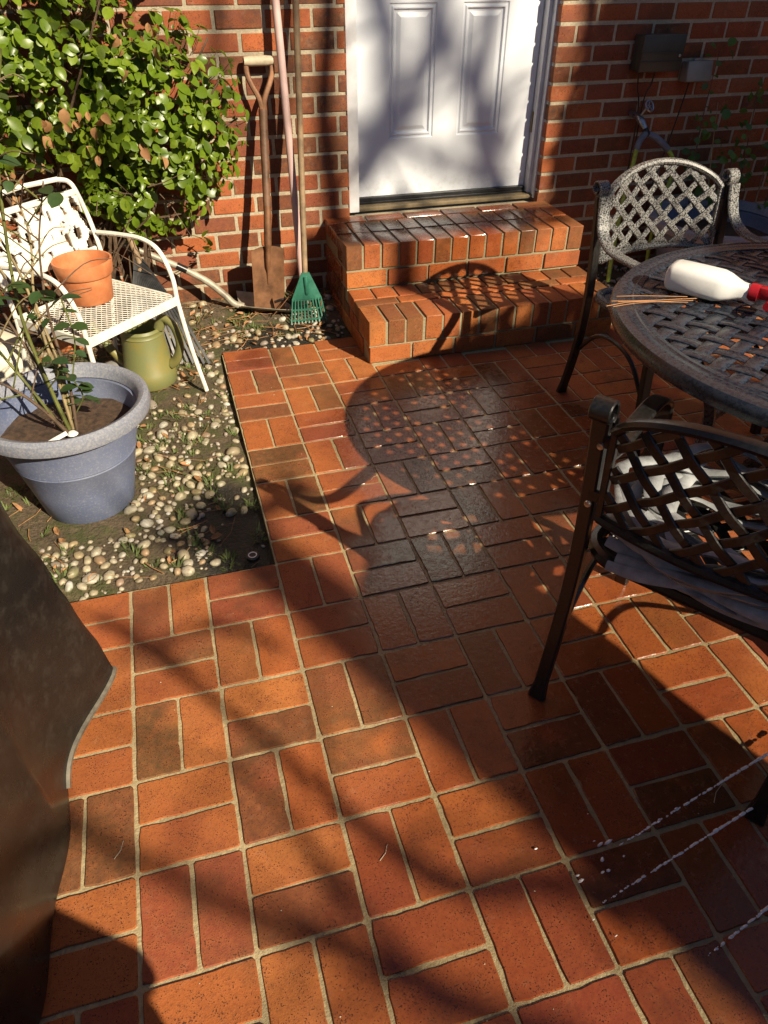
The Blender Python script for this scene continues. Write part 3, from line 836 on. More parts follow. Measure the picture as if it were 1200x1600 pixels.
# ------------------------------------------------------------------ blue planter with rose
g=NG('blue_planter'); n1=g.noise(5,4,.6); n2=g.noise(150,3,.7)
c=g.mix(g.maprange(n1,.35,.7),(.100,.128,.225),(.160,.182,.262)); c=g.mix(g.maprange(n2,.52,.75,0,.55),c,(.33,.34,.36)); c=g.mix(g.maprange(g.noise(260,2),.66,.72,0,.5),c,(.05,.055,.07))
M_BLUE=g.out(c,.5,g.bump(n2,.25,.001))
g=NG('planter_rim'); n2=g.noise(150,3,.7); c=g.mix(g.maprange(n2,.4,.7),(.17,.185,.235),(.29,.295,.31)); M_RIM=g.out(c,.6,g.bump(n2,.3,.001))
M_PSOIL=simple('potting_soil',(.055,.032,.018),.95,var=.6,scale=60,bump=1,bscale=120)
def planter(name,label,c,H,rb,rt,group=None):
    t=thing(name,label,'planter',c,0,group); s=H/.36; k=rt/.252
    b=MB(); b.lathe([(0,.004),(rb*.96,.004),(rb,.010),(rb+.25*(rt*.86-rb),.10*s),(rb+.52*(rt*.86-rb),.190*s),(rb+.53*(rt*.86-rb)+.0022,.194*s),(rb+.54*(rt*.86-rb),.198*s),(rb+.55*(rt*.86-rb)+.0022,.202*s),(rb+.57*(rt*.86-rb),.207*s),(rt*.865,.318*s),(rt*.80,.318*s),(rt*.78,.25*s),(rt*.70,.19*s),(0.0,.185*s)],c,72)
    b.build('body',M_BLUE,t)
    r=MB(); r.lathe([(rt*.868,.312*s),(rt*.93,.310*s),(rt*.985,.318*s),(rt,.334*s),(rt*.985,.352*s),(rt*.94,.360*s),(rt*.885,.356*s),(rt*.855,.345*s),(rt*.83,.322*s)],c,72); r.build('rim',M_RIM,t)
    q=MB(); n=28; v=[(c[0],c[1],c[2]+.262*s)]; fs=[]
    for ri in range(1,5):
        for j in range(n):
            a=2*math.pi*j/n; rr=rt*.785*ri/4; v.append((c[0]+rr*math.cos(a),c[1]+rr*math.sin(a),c[2]+.258*s+.012*noise.noise(Vector((math.cos(a)*ri,math.sin(a)*ri,H)))))
    for j in range(n): fs.append((0,1+j,1+(j+1)%n))
    for ri in range(3):
        for j in range(n): fs.append((1+ri*n+j,1+ri*n+(j+1)%n,1+(ri+1)*n+(j+1)%n,1+(ri+1)*n+j))
    q.add(v,fs).build('soil',M_PSOIL,t)
    return t
pot=planter('plastic_planter','large faded blue planter with grey rim holding a rose bush',(-.117,.482,-.012),.372,.138,.252)
tub=planter('plastic_planter','blue planter with grey rim behind the far armchair by the wall',(2.93,1.53,-.005),.36,.24,.36)

def leaf_mesh(name,L,W,mat,fold=.25,curl=.15,n=5,ser=0):
    mb=MB(); v=[]; f=[]
    for k in range(n+1):
        t=k/n; w_=W*math.sin(math.pi*min(1,t*.92+.04))**.75*(1 if k<n else 0) if k else W*.05
        y=L*t; z_=-curl*L*t*t
        v+=[(-w_,y,z_+fold*w_),(0,y,z_),(w_,y,z_+fold*w_)]
    for k in range(n): f+=[(k*3,k*3+1,k*3+4,k*3+3),(k*3+1,k*3+2,k*3+5,k*3+4)]
    return mb.add(v,f).mesh(name,mat,True,80)
def leaf_mat(name,cols,rough=.3,trans=.25):
    g=NG(name); oi=g.n('ShaderNodeObjectInfo'); geo=g.n('ShaderNodeNewGeometry')
    r_=g.math('FRACT',g.math('ADD',oi.outputs['Random'],geo.outputs['Random Per Island']))
    c=g.ramp(r_,[(i/(len(cols)-1),q) for i,q in enumerate(cols)])
    c=g.mix(g.maprange(g.noise(90,2),.35,.7,0,.3),c,tuple(a*.5 for a in cols[0]))
    m_=g.out(c,rough,None,Specular_IOR_Level=.42)
    tr=g.n('ShaderNodeBsdfTranslucent'); g.l(g.mix(.5,c,(.16,.24,.02)),tr.inputs['Color']); mx=g.n('ShaderNodeMixShader'); mx.inputs[0].default_value=trans
    o_=[n for n in g.t.nodes if n.type=='OUTPUT_MATERIAL'][0]
    g.l(g.b.outputs[0],mx.inputs[1]); g.l(tr.outputs[0],mx.inputs[2]); g.l(mx.outputs[0],o_.inputs['Surface'])
    return m_
M_LEAF=leaf_mat('shrub_leaf',[(.105,.165,.011),(.15,.235,.014),(.070,.120,.010),(.21,.29,.022),(.115,.18,.013)],.34,.30)
M_ROSEL=leaf_mat('rose_leaf',[(.028,.060,.020),(.045,.085,.022),(.030,.070,.026)],.45,.2)
M_DEADL=leaf_mat('withered_leaf',[(.34,.17,.065),(.42,.23,.10),(.26,.12,.05)],.75,.2)
M_STEM=simple('green_cane',(.11,.12,.030),.5,var=.5,scale=20,bump=.3); M_BARK=simple('brown_twig',(.10,.062,.036),.8,var=.5,scale=30,bump=.6); M_CANE=simple('tan_cane',(.26,.20,.10),.6,var=.4,scale=18,bump=.4)
rl=[leaf_mesh('rose_leaf',.045,.0155,M_ROSEL,.22,.1),leaf_mesh('rose_leaf',.034,.013,M_ROSEL,.3,.2),leaf_mesh('rose_leaf',.055,.019,M_ROSEL,.2,.15)]
ll=[leaf_mesh('shrub_leaf',L,W,M_LEAF,fo,cu) for L,W,fo,cu in ((.048,.0170,.25,.12),(.041,.0155,.40,.3),(.054,.0180,.15,.25),(.032,.0125,.3,.1),(.046,.0150,.55,.45))]
dl=[leaf_mesh('withered_leaf',.040,.015,M_DEADL,.6,.45),leaf_mesh('withered_leaf',.034,.011,M_DEADL,.9,.3)]

# rose bush: canes rising from the planter soil
rose=thing('rose_bush','sparse thorny rose bush with bare canes in the blue planter','rose bush',(-.117,.482,.25))
rg=R_(17); B=Vector((-.117,.482,.250))
canes=[ [(.0,.0,0),(-.02,.01,.15),(-.035,.02,.40),(.02,.03,.75),(.10,.0,.98)],
        [(.01,.02,0),(.01,.03,.2),(-.04,.06,.42),(-.12,.10,.62),(-.17,.14,.86)],
        [(-.015,-.01,0),(-.06,0,.13),(-.13,.03,.28),(-.20,.02,.45),(-.23,.01,.70)],
        [(.02,-.005,0),(.035,.01,.16),(.03,.03,.34),(.05,.06,.52),(.10,.10,.68)],
        [(.0,-.02,0),(-.05,-.03,.10),(-.11,-.02,.17),(-.2,0,.23)],
        [(.01,.0,0),(.005,.02,.22),(-.01,.05,.45),(-.06,.07,.66),(-.05,.06,.86)],
        [(-.01,.01,0),(-.03,.03,.18),(-.09,.07,.36),(-.13,.10,.56),(-.10,.12,.74)],
        [(-.02,.0,0),(-.08,.02,.16),(-.15,.05,.34),(-.17,.09,.56),(-.22,.12,.80)],
        [(.015,.01,0),(.02,.03,.2),(.0,.07,.38),(.03,.10,.55),(.01,.14,.70)]]
tips=[]
for k,cn in enumerate(canes):
    P=spline([B+Vector(p) for p in cn],7); n=len(P)
    MB().tube(P,[.0052*(1-.62*i/n)*(1.25 if k in (0,4) else 1) for i in range(n)],7).build('cane',(M_STEM,M_CANE,M_STEM,M_BARK,M_BARK,M_CANE,M_BARK,M_BARK,M_CANE)[k],rose)
    th_=MB()
    for i in range(2,n-1,2):
        d=(P[i+1]-P[i]).normalized(); o_=d.orthogonal(); o_.rotate(Matrix.Rotation(rg.uniform(0,6.28),3,d)); p=P[i]; th_.tube([p+o_*.003,p+o_*.010-d*.002],[.0018,.0003],4)
        if i>n*.30 and rg.random()<.95:
            side=o_; L=rg.uniform(.05,.16); q=p+side*L*.6+Vector((0,0,L*.55)); r2=p+side*L+Vector((0,0,L*.6)); Q=spline([p,q,r2],4)
            MB().tube(Q,[.0024*(1-.6*a/len(Q)) for a in range(len(Q))],5).build('twig',rg.choice((M_STEM,M_BARK,M_CANE,M_BARK)),rose); tips.append((Q,k))
    tag(th_.build('thorns',M_BARK,rose),kind='stuff')
for Q,k in tips:
    if rg.random()<.30:
        for a in range(rg.randrange(1,3)):
            p=Q[min(len(Q)-1,rg.randrange(3,len(Q)))]; mt=Matrix.Translation(p-rose.location)@Euler((rg.uniform(-.6,.3),rg.uniform(-.5,.5),rg.uniform(0,6.28))).to_matrix().to_4x4(); put('leaf',rl[rg.randrange(3)],rose,mt)
# leafier shoot on the right of the planter as in the photograph
for (bx_,tx) in (((.045,.03,.16),(.075,.02,.40)),((.03,.02,.05),(.055,-.02,.17)),((-.02,.0,.15),(.02,-.06,.26))):
    Q=spline([B+Vector(bx_),(B*2+Vector(bx_)+Vector(tx))/2+Vector((.02,0,0)),B+Vector(tx)],6); MB().tube(Q,.0022,5).build('twig',M_STEM,rose)
    for a in range(4,len(Q),2):
        for s in (-1,1):
            put('leaf',rl[rg.randrange(3)],rose,Matrix.Translation(Q[a]-rose.location)@Euler((rg.uniform(-.5,.2),rg.uniform(-.4,.4),s*rad(rg.uniform(50,110))+rad(-20))).to_matrix().to_4x4())
tg=thing('plant_label','small white plastic plant label in the rose planter soil','plant label',(-.14,.42,.255))
MB().bbox((-.145,.42,.268),(.060,.016,.0025),.001,Euler((.3,-.25,.35)).to_matrix()).build('stake',M_WHITE,tg); MB().lathe([(0,.008),(.010,.007),(.016,.0),(.0,-.001)],(-.102,.425,.272),14).build('cap',M_WHITE,tg)

# ------------------------------------------------------------------ white garden armchair with pierced back and mesh seat
M_CREAM=simple('cream_enamel',(.72,.70,.62),.45,var=.16,scale=25,bump=.15)
wf=Vector((.69,-.724,0)); wr=Vector((-wf.y,wf.x,0))*1.0   # front, and the sitter's left = towards +x +y
wc=Vector((-.02,1.10,0))
wch=thing('garden_armchair','cream metal garden armchair with mesh seat beneath the leafy shrub','armchair',wc)
def W(a,b,z_): return wc+wr*a+wf*b+Vector((0,0,z_))   # a: lateral (+ is right in the picture), b: forward
HS=.213; zs=.372
for s in (-1,1):
    # front leg and arm in one tube
    P=spline([W(s*.235,.235,0),W(s*.222,.205,.18),W(s*HS,.185,.36),W(s*HS,.178,.46),W(s*HS,.135,.545),W(s*HS,.06,.575),W(s*HS,-.06,.572),W(s*HS,-.17,.562)],7)
    MB().tube(P,.0084,8).build('arm_and_leg',M_CREAM,wch)
    P=spline([W(s*.225,-.255,0),W(s*HS,-.20,.20),W(s*HS,-.165,.37),W(s*HS,-.185,.56),W(s*HS*.98,-.222,.69),W(s*HS*.90,-.235,.735),W(s*HS*.70,-.240,.750)],7)
    MB().tube(P,.0084,8).build('back_post',M_CREAM,wch)
MB().tube([W(-HS*.72,-.240,.750),W(0,-.245,.756),W(HS*.72,-.240,.750)],.0085,8).build('top_rail',M_CREAM,wch)
fr=MB(); 
for a,b,c_,d_ in ((-HS,.185,HS,.185),(-HS,-.165,HS,-.165)): fr.strap([W(a,b,zs),W(c_,d_,zs)],wf,.004,.032)
for s in (-1,1): fr.strap([W(s*HS,.181,zs),W(s*HS,-.161,zs)],wr,.004,.032)
fr.build('seat_frame',M_CREAM,wch)
ms=MB(); pit=.026                                  # expanded metal mesh: zigzag strands
for k in range(27):
    b0=-.160+k*.0130; P=[]
    for q in range(36):
        a=-HS+.004+q*(2*HS-.008)/35; P.append(W(a,b0+(.0062 if (q+k)%2 else -.0062),zs+.010))
    ms.strap(P,wf,.0017,.0022)
ms.build('seat_mesh',M_CREAM,wch)
# pierced back panel: two rails with cast leaves and scrolls between
for zz,hh in ((.70,.010),(.50,.012)):
    MB().strap([W(-HS*.95,-.225+(.70-zz)*.2,zz),W(HS*.95,-.225+(.70-zz)*.2,zz)],Vector((0,0,1)),hh,.012).build('back_rail',M_CREAM,wch)
rg=R_(4)
up3=Vector((0,0,1))
def bp(a,z_): return W(a,-.222+(.70-z_)*.2,z_)
pl=MB(); NA,NZ_=78,36; keepc={}
def bpz(a,z_,o): return bp(a,z_)+wf*o
def solidc(i_,j_):
    a=i_/NA*2-1; b=j_/NZ_
    if not(0<=i_<NA and 0<=j_<NZ_): return False
    n0=noise.noise(Vector((a*7.5,b*3.6,2.3)))+.45*noise.noise(Vector((a*17,b*8,7.1)))
    return n0>-.12 or abs(a)<.16 and abs(b-.5)<.32
for i_ in range(NA):
    for j_ in range(NZ_):
        if not solidc(i_,j_): continue
        a0,a1=[(-.93+1.86*q/NA)*HS for q in (i_,i_+1)]; z0,z1=[.512+.177*q/NZ_ for q in (j_,j_+1)]; o=.004+.004*noise.noise(Vector((i_*.3,j_*.3,1)))
        A,B_,C_,D_=bpz(a0,z0,.005),bpz(a1,z0,.005),bpz(a1,z1,.005),bpz(a0,z1,.005)
        pl.add([A,B_,C_,D_],[(0,1,2,3)]); E_=[p-wf*.008 for p in (A,B_,C_,D_)]; pl.add(E_,[(3,2,1,0)])
        for (di,dj,p,q,r_,t_) in ((-1,0,A,D_,E_[3],E_[0]),(1,0,B_,C_,E_[2],E_[1]),(0,-1,A,B_,E_[1],E_[0]),(0,1,D_,C_,E_[2],E_[3])):
            if not solidc(i_+di,j_+dj): pl.add([p,q,r_,t_],[(0,1,2,3)])
pl.build('pierced_back_plate',M_CREAM,wch,False)
for k,(a,z_) in enumerate(((-.13,.60),(-.02,.60),(.10,.60))):
    for q in range(6):
        an=q*math.pi/3+k; d=(wr*math.cos(an)+up3*math.sin(an)); e=(up3*math.cos(an)-wr*math.sin(an)); p=bp(a,z_)+wf*.0062; L=.030
        MB().add([p,p+d*L*.4+e*L*.32,p+d*L,p+d*L*.4-e*L*.32,p+d*L*.45+wf*.008],[(0,1,4),(1,2,4),(2,3,4),(3,0,4)]).build('cast_petal',M_CREAM,wch,True,20)
# terracotta pot on the seat
g=NG('terracotta'); n1=g.noise(18,4,.6); M_TERRA=g.out(g.mix(g.maprange(n1,.35,.75),(.46,.145,.048),(.60,.24,.10)),.75,g.bump(g.noise(160,3),.2,.001))
tp=W(-.005,.015,0)+Vector((0,0,zs+.012)); tp=Vector((-.040,1.180,zs+.0125))
MBt=MB(); MBt.lathe([(0,.001),(.076,.001),(.079,.004),(.089,.095),(.095,.096),(.098,.100),(.103,.142),(.102,.146),(.096,.146),(.093,.138),(.086,.095),(.072,.02),(0,.018)],tp,48)
terra=tag(MBt.build('terracotta_pot',M_TERRA,None),'empty terracotta flower pot standing on the cream armchair seat','flower pot')
terra2=tag(MB().lathe([(0,.001),(.060,.001),(.079,.130),(.088,.131),(.091,.165),(.085,.165),(.082,.135),(.06,.02),(0,.018)],(-.22,1.62,.0),40).build('terracotta_pot',M_TERRA,None),'terracotta pot on the soil behind the cream armchair','flower pot')

# ------------------------------------------------------------------ watering can
g=NG('olive_plastic'); n1=g.noise(9,4,.6); c=g.mix(g.maprange(n1,.45,.72),(.150,.160,.060),(.20,.165,.040)); M_OLIVE=g.out(c,.5,g.bump(g.noise(90,3),.15,.002))
wcn=Vector((.105,1.245,soil_z(.1,1.24)+.002)); can=thing('watering_can','olive green plastic watering can under the cream armchair','watering can',wcn)
b=MB(); b.lathe([(0,.0),(.098,.0),(.103,.008),(.103,.055),(.098,.062),(.080,.205),(.083,.208),(.080,.213),(.079,.222),(.081,.226),(.076,.236),(.072,.236),(.070,.20),(.09,.01),(0,.008)],wcn,40); b.build('body',M_OLIVE,can)
hd=Vector((.90,-.42,0)).normalized()
P=spline([wcn+hd*.075+Vector((0,0,.232)),wcn+hd*.098+Vector((0,0,.275)),wcn+hd*.138+Vector((0,0,.245)),wcn+hd*.150+Vector((0,0,.175)),wcn+hd*.128+Vector((0,0,.110)),wcn+hd*.097+Vector((0,0,.082))],7)
MB().tube(P,[.015]*len(P),10,flat=1.35).build('handle',M_OLIVE,can)
P=spline([wcn-hd*.09+Vector((0,0,.06)),wcn-hd*.15+Vector((0,0,.13)),wcn-hd*.22+Vector((0,0,.25))],6)
MB().tube(P,[.020-.008*i/len(P) for i in range(len(P))],10).build('spout',M_OLIVE,can); MB().tube([P[-1],P[-1]-hd*.02+Vector((0,0,.03))],[.013,.028],12).build('rose_head',M_OLIVE,can)

# stones beside the planter
M_CSTONE=simple('cream_stone',(.62,.57,.45),.8,var=.2,scale=8,bump=.5,bscale=60); M_GSTONE=simple('grey_stone',(.22,.21,.19),.85,var=.3,scale=20,bump=.6,bscale=80)
def rock(name,label,c,s,seed,mat,flat=False):
    bm=bmesh.new(); bmesh.ops.create_icosphere(bm,subdivisions=3,radius=1); mb=MB(); bm.verts.ensure_lookup_table(); vs=[]
    for v_ in bm.verts:
        k=1+.22*noise.noise(v_.co*1.1+Vector((seed,0,0)))+.06*noise.noise(v_.co*3+Vector((seed,5,0))); p=v_.co*k
        if flat: p=Vector([max(-.78,min(.78,a)) for a in p])
        vs.append(Vector(c)+Vector((p.x*s[0],p.y*s[1],p.z*s[2])))
    bm.faces.ensure_lookup_table(); fs=[tuple(q.index for q in f_.verts) for f_ in bm.faces]; bm.free()
    return tag(mb.add(vs,fs).build(name,mat,None,True,60),label,'stone')
rock('stone','big cream boulder at the left edge behind the blue planter',(-.47,1.36,.07),(.16,.17,.17),2,M_CSTONE,True)
rock('stone','small grey stone between blue planter and watering can',(-.03,1.30,.02),(.075,.05,.05),9,M_GSTONE)

# ------------------------------------------------------------------ tools leaning on the wall
M_RUST=simple('rusty_steel',(.20,.095,.045),.6,metal=.35,var=.45,scale=14,bump=.4); M_WOOD=simple('weathered_wood',(.23,.155,.085),.7,var=.35,scale=22,bump=.5); M_DWOOD=simple('dark_wood_shaft',(.12,.062,.034),.55,var=.4,scale=16,bump=.4)
M_PALEW=simple('pale_wood_grip',(.50,.42,.29),.6,var=.2,scale=40); M_PINK=simple('faded_pink_pole',(.52,.36,.33),.5,var=.12,scale=9,bump=.1); M_GREEN=simple('green_plastic',(.020,.115,.075),.35,var=.3,scale=20)
M_GREYM=simple('worn_grey_shaft',(.30,.27,.21),.5,metal=.2,var=.4,scale=18,bump=.3); M_DARKT=simple('black_plastic_tines',(.020,.020,.021),.45,var=.4,scale=30)
spade=thing('garden_spade','rusty spade with wooden D handle leaning against the brick wall','spade',(.68,1.76,.02))
def quadgrid(fn,nu,nv):
    v=[fn(i/nu,j/nv) for i in range(nu+1) for j in range(nv+1)]; f=[(i*(nv+1)+j,(i+1)*(nv+1)+j,(i+1)*(nv+1)+j+1,i*(nv+1)+j+1) for i in range(nu) for j in range(nv)]; return v,f
def solid(fn,nu,nv,th,nrm):
    v,f=quadgrid(fn,nu,nv); n=len(v); nn=Vector(nrm).normalized()*th; v2=[Vector(p)+nn for p in v]; mb=MB(); ff=list(f)+[tuple(i+n for i in reversed(q)) for q in f]
    bd=[i*(nv+1) for i in range(nu+1)]+[nu*(nv+1)+j for j in range(1,nv+1)]+[i*(nv+1)+nv for i in range(nu-1,-1,-1)]+[j for j in range(nv-1,0,-1)]
    for a,b in zip(bd,bd[1:]+bd[:1]): ff.append((a,b,b+n,a+n))
    return mb.add([Vector(p) for p in v]+v2,ff)
def blade(u,t): # u across, t from top to bottom
    a=(u-.5)*.148*(1-.03*t); bow=.018*(1-(2*u-1)**2); dip=.0
    return Vector((.690+a-.018*t,1.728+.05*t*0-.0+bow+.0*t-.012*t,.332-.300*t-.012*(2*u-1)**2*(1 if t<.05 else 0)))
solid(blade,10,8,.003,(0,1,0)).build('blade',M_RUST,spade)
MB().tube(spline([(.680,1.742,.16),(.690,1.732,.30),(.700,1.745,.40),(.712,1.765,.50)],5),[.006]*3+[.012]*4+[.017]*9,10).build('socket',M_RUST,spade)
MB().tube(spline([(.708,1.760,.47),(.727,1.815,.70),(.741,1.850,.86)],5),[.0165]*5+[.0175]*5+[.019],10).build('shaft',M_DWOOD,spade)
for s in (-1,1):
    MB().tube(spline([(.741,1.850,.84),(.742+s*.012,1.856,.90),(.743+s*.040,1.872,.955),(.745+s*.052,1.884,.99),(.746+s*.052,1.892,1.038)],6),.0075,8,flat=1.5).build('yoke',M_RUST,spade)
MB().tube([(.746-.060,1.890,1.030),(.746-.03,1.890,1.030),(.746+.03,1.890,1.030),(.746+.060,1.890,1.030)],[.0165,.019,.019,.0165],12).build('grip',M_PALEW,spade)

hoe=thing('garden_hoe','faded pink pole of a hoe leaning beside the spade','hoe',(.84,1.74,.02))
MB().tube(spline([(.846,1.735,.05),(.842,1.772,.30),(.831,1.872,1.233),(.815,1.91,1.72)],5),.0165,10).build('pole',M_PINK,hoe)
MB().tube(spline([(.846,1.735,.07),(.842,1.72,.035),(.79,1.715,.05),(.745,1.72,.085),(.70,1.73,.075)],6),.006,8).build('neck',M_BLACK,hoe)
solid(lambda u,t: Vector((.690+.012*t,1.71+.05*u,.095-.085*t)),4,3,.003,(1,0,0)).build('hoe_blade',M_RUST,hoe)

rake=thing('hand_rake','small green plastic fan rake on a thin wooden pole by the steps','rake',(.842,1.63,.0))
MB().tube([(.838,1.645,.17),(.841,1.665,.215),(.913,1.880,1.232),(.945,1.918,1.62)],[.011,.0135,.0135,.0135],10).build('pole',M_WOOD,rake)
def head(u,t):
    hw=.018+.052*t**1.0; return Vector((.840+(u-.5)*2*hw-.004*t,1.645-.018*t-.006*(1-(2*u-1)**2),.232-.115*t))
solid(head,8,6,.003,(0,1,.1)).build('head',M_GREEN,rake)
MB().tube(spline([(.838,1.636,.215),(.838,1.628,.17),(.837,1.626,.135)],4),[.011]*4+[.0095]*4+[.006],10).build('socket',M_GREEN,rake)
for k in range(11):
    u=(k-5)/5; x0=.836+u*.066; x1=.836+u*.082
    MB().strap([(x0,1.627,.120),(.5*(x0+x1),1.616,.070),(x1,1.606,.024),(x1,1.598,.010)],Vector((1,0,0)),.0034,.003).build('tine',M_GREEN,rake)
for zz,wd_ in ((.112,.070),(.070,.076),(.024,.084)):
    MB().strap([(.836-wd_,1.630-(.112-zz)*.25,zz),(.836,1.624-(.112-zz)*.25,zz),(.836+wd_,1.630-(.112-zz)*.25,zz)],Vector((0,0,1)),.0036,.003).build('cross_bar',M_GREEN,rake)
MB().tube(spline([(.835,1.64,.225),(.80,1.66,.17),(.74,1.68,.09),(.68,1.68,.03)],6),.0022,6).build('wire_brace',M_RUST,rake); MB().tube(spline([(.845,1.64,.225),(.875,1.645,.17),(.90,1.64,.10),(.91,1.63,.04)],6),.0022,6).build('wire_brace',M_RUST,rake)

shv=thing('long_shovel','worn grey handled shovel lying tilted on the soil behind the armchair','shovel',(.60,1.78,.03))
MB().tube(spline([(-.30,1.86,.56),(.10,1.855,.345),(.281,1.84,.25),(.40,1.825,.175),(.475,1.812,.105),(.515,1.80,.060),(.56,1.79,.045)],6),[.0155]*18+[.0165]*19,10).build('shaft',M_GREYM,shv)
MB().tube([(.283,1.84,.2495),(.325,1.834,.226)],.0172,10).build('tape',M_BLACK,shv)
solid(lambda u,t: Vector((.54+.24*t,1.795-.065*t+(u-.5)*.19*(1-.25*t**3),.052-.030*t+.035*(2*u-1)**2)),10,8,.003,(0,0,-1)).build('blade',M_GREYM,shv)

fan=thing('leaf_rake','black plastic fan rake head standing behind the cream armchair','leaf rake',(.17,1.5,.02))
ap=Vector((.13,1.70,.34)); 
for k in range(15):
    u=(k-7)/7; e=Vector((.19+.15*u+.0*u,1.40-.06*u,.012)); mid=(ap*.45+e*.55)+Vector((.012*u,-.02,.02))
    MB().strap(spline([ap+Vector((.012*u,0,0)),mid,e,e+Vector((.0,-.01,-.012))],4),Vector((1,.25,0)),.0062,.003).build('tine',M_DARKT,fan)
MB().strap([ap*.55+Vector((.19-.145,1.46,.012))*.45+Vector((0,0,.012)),ap*.5+Vector((.19,1.40,.012))*.5+Vector((0,-.012,.02)),ap*.55+Vector((.19+.145,1.35,.012))*.45+Vector((0,0,.012))],Vector((0,-.5,.8)),.008,.004).build('cross_bar',M_DARKT,fan)
MB().tube(spline([ap+Vector((.0,-.03,-.05)),ap,(.06,1.80,.62),(-.02,1.90,1.0)],5),[.022,.022,.02,.018]+[.0135]*12,10).build('pole',M_WOOD,fan)

# ------------------------------------------------------------------ shrub against the wall
shrub=thing('evergreen_shrub','dense glossy green shrub against the wall above the armchair','shrub',(0,1.78,0))
rg=R_(2)
EL=[((.27,1.74,.88),(.37,.16,.41),900),((-.13,1.66,1.08),(.46,.22,.40),1080),((-.58,1.60,1.0),(.40,.26,.44),520),((.14,1.77,.58),(.26,.12,.17),240),((.08,1.72,1.46),(.45,.2,.28),260)]
lv=[]
for c_,r_,n in EL:
    for k in range(n):
        while True:
            d=Vector((rg.gauss(0,1),rg.gauss(0,1),rg.gauss(0,1))).normalized()
            if d.y<.35: break
        rr=rg.uniform(.45,1.05); p=Vector((c_[0]+d.x*r_[0]*rr,c_[1]+d.y*r_[1]*rr,c_[2]+d.z*r_[2]*rr))
        if p.y>1.90: continue
        if noise.noise(p*5.5+Vector((3,1,7)))<-.24: continue
        if p.x<-.02 and p.z<.74: continue
        lv.append((p,d))
stems=MB()
for k in range(26):
    c_,r_,_=EL[rg.randrange(5)]; d=Vector((rg.gauss(0,1),rg.gauss(0,.5)-.5,rg.gauss(0,1))).normalized(); e=Vector((c_[0]+d.x*r_[0]*.95,c_[1]+d.y*r_[1]*.95,c_[2]+d.z*r_[2]*.95)); s0=Vector((rg.uniform(-.35,.12),rg.uniform(1.78,1.88),.02))
    mid=Vector(c_)*.6+s0*.4+Vector((rg.uniform(-.08,.08),rg.uniform(-.03,.05),rg.uniform(-.05,.1))); Q=spline([s0,mid,e],7)
    MB().tube(Q,[.008*(1-.75*i/len(Q))+.0012 for i in range(len(Q))],5).build('branch',M_BARK,shrub)
tw=MB()
for p,d in lv:
    if rg.random()<.6:
        q=p-Vector((d.x*.05,d.y*.05-.01,d.z*.05+.02)); tw.tube([q,(p+q)/2+Vector((0,0,-.004)),p],[.0016,.0013,.001],4)
tag(tw.build('fine_twigs',M_BARK,shrub),kind='stuff')
def leafmat4(p,d,up=.55,spread=.8):
    # face the leaf along the outward direction, lifted towards the light
    nrm=(d*.7+Vector((.10,-.30,up))+Vector((rg.gauss(0,1),rg.gauss(0,1),rg.gauss(0,1)))*.33*spread).normalized()
    t=Vector((rg.gauss(0,1),rg.gauss(0,1),rg.gauss(-.35,.8))); t=(t-nrm*t.dot(nrm)).normalized(); b=t.cross(nrm)
    mt=Matrix((b,t,nrm)).transposed().to_4x4(); s=rg.uniform(.5,1.22)
    return Matrix.Translation(p)@mt@Matrix.Scale(s,4)
lv.sort(key=lambda q:((0 if inview(q[0],0) else 1),q[0].y+rg.uniform(0,.12)))
rest=MB(); off=Matrix.Translation(-shrub.location)
for k,(p,d) in enumerate(lv):
    # one or two companions make a loose rosette
    for j in range(2 if rg.random()<.75 else 3):
        mt=leafmat4(p+Vector((rg.uniform(-.014,.014),rg.uniform(-.012,.012),rg.uniform(-.014,.014)))*(1 if j else 0),d); me=ll[rg.randrange(5)]
        if j==0 and k<290: put('leaf',me,shrub,off@mt)
        else: rest.add([mt@v_.co for v_ in me.vertices],[tuple(q.vertices) for q in me.polygons])
tag(rest.build('foliage',M_LEAF,shrub,True,80),kind='stuff')
dead=MB()
for c_,n,s_ in (((.26,1.60,1.12),7,.05),((-.02,1.45,.92),12,.06),((.05,1.46,.86),6,.04),((.27,1.58,.78),5,.03),((.33,1.62,1.17),3,.02),((-.30,1.62,.66),26,.13),((-.45,1.55,.78),22,.13),((-.18,1.70,.58),18,.10)):
    for k in range(n):
        p=Vector(c_)+Vector((rg.gauss(0,s_),rg.gauss(0,s_*.5),rg.gauss(0,s_*.7))); d=Vector((0,-1,-.2)); nrm=Vector((rg.gauss(0,.7),-1,rg.gauss(0,.6))).normalized(); t=Vector((rg.gauss(0,.4),rg.gauss(0,.3),-1)); t=(t-nrm*t.dot(nrm)).normalized()
        mt=(off@Matrix.Translation(p)@Matrix((t.cross(nrm),t,nrm)).transposed().to_4x4()@Matrix.Scale(rg.uniform(.8,1.3),4)); put('withered_leaf',dl[rg.randrange(2)],shrub,mt)
# tangle of dead twigs under the shrub
tg_=MB()
for k in range(150):
    p=Vector((rg.uniform(-.65,.25),rg.uniform(1.50,1.88),rg.uniform(.05,.72))); d=Vector((rg.gauss(0,1),rg.gauss(0,.5),rg.gauss(0,1))).normalized()*rg.uniform(.08,.26); tg_.tube([p,p+d*.5+Vector((rg.uniform(-.02,.02),0,rg.uniform(-.02,.02))),p+d],[.0025,.002,.0009],4)
tag(tg_.build('dead_twigs',M_BARK,shrub),kind='stuff')
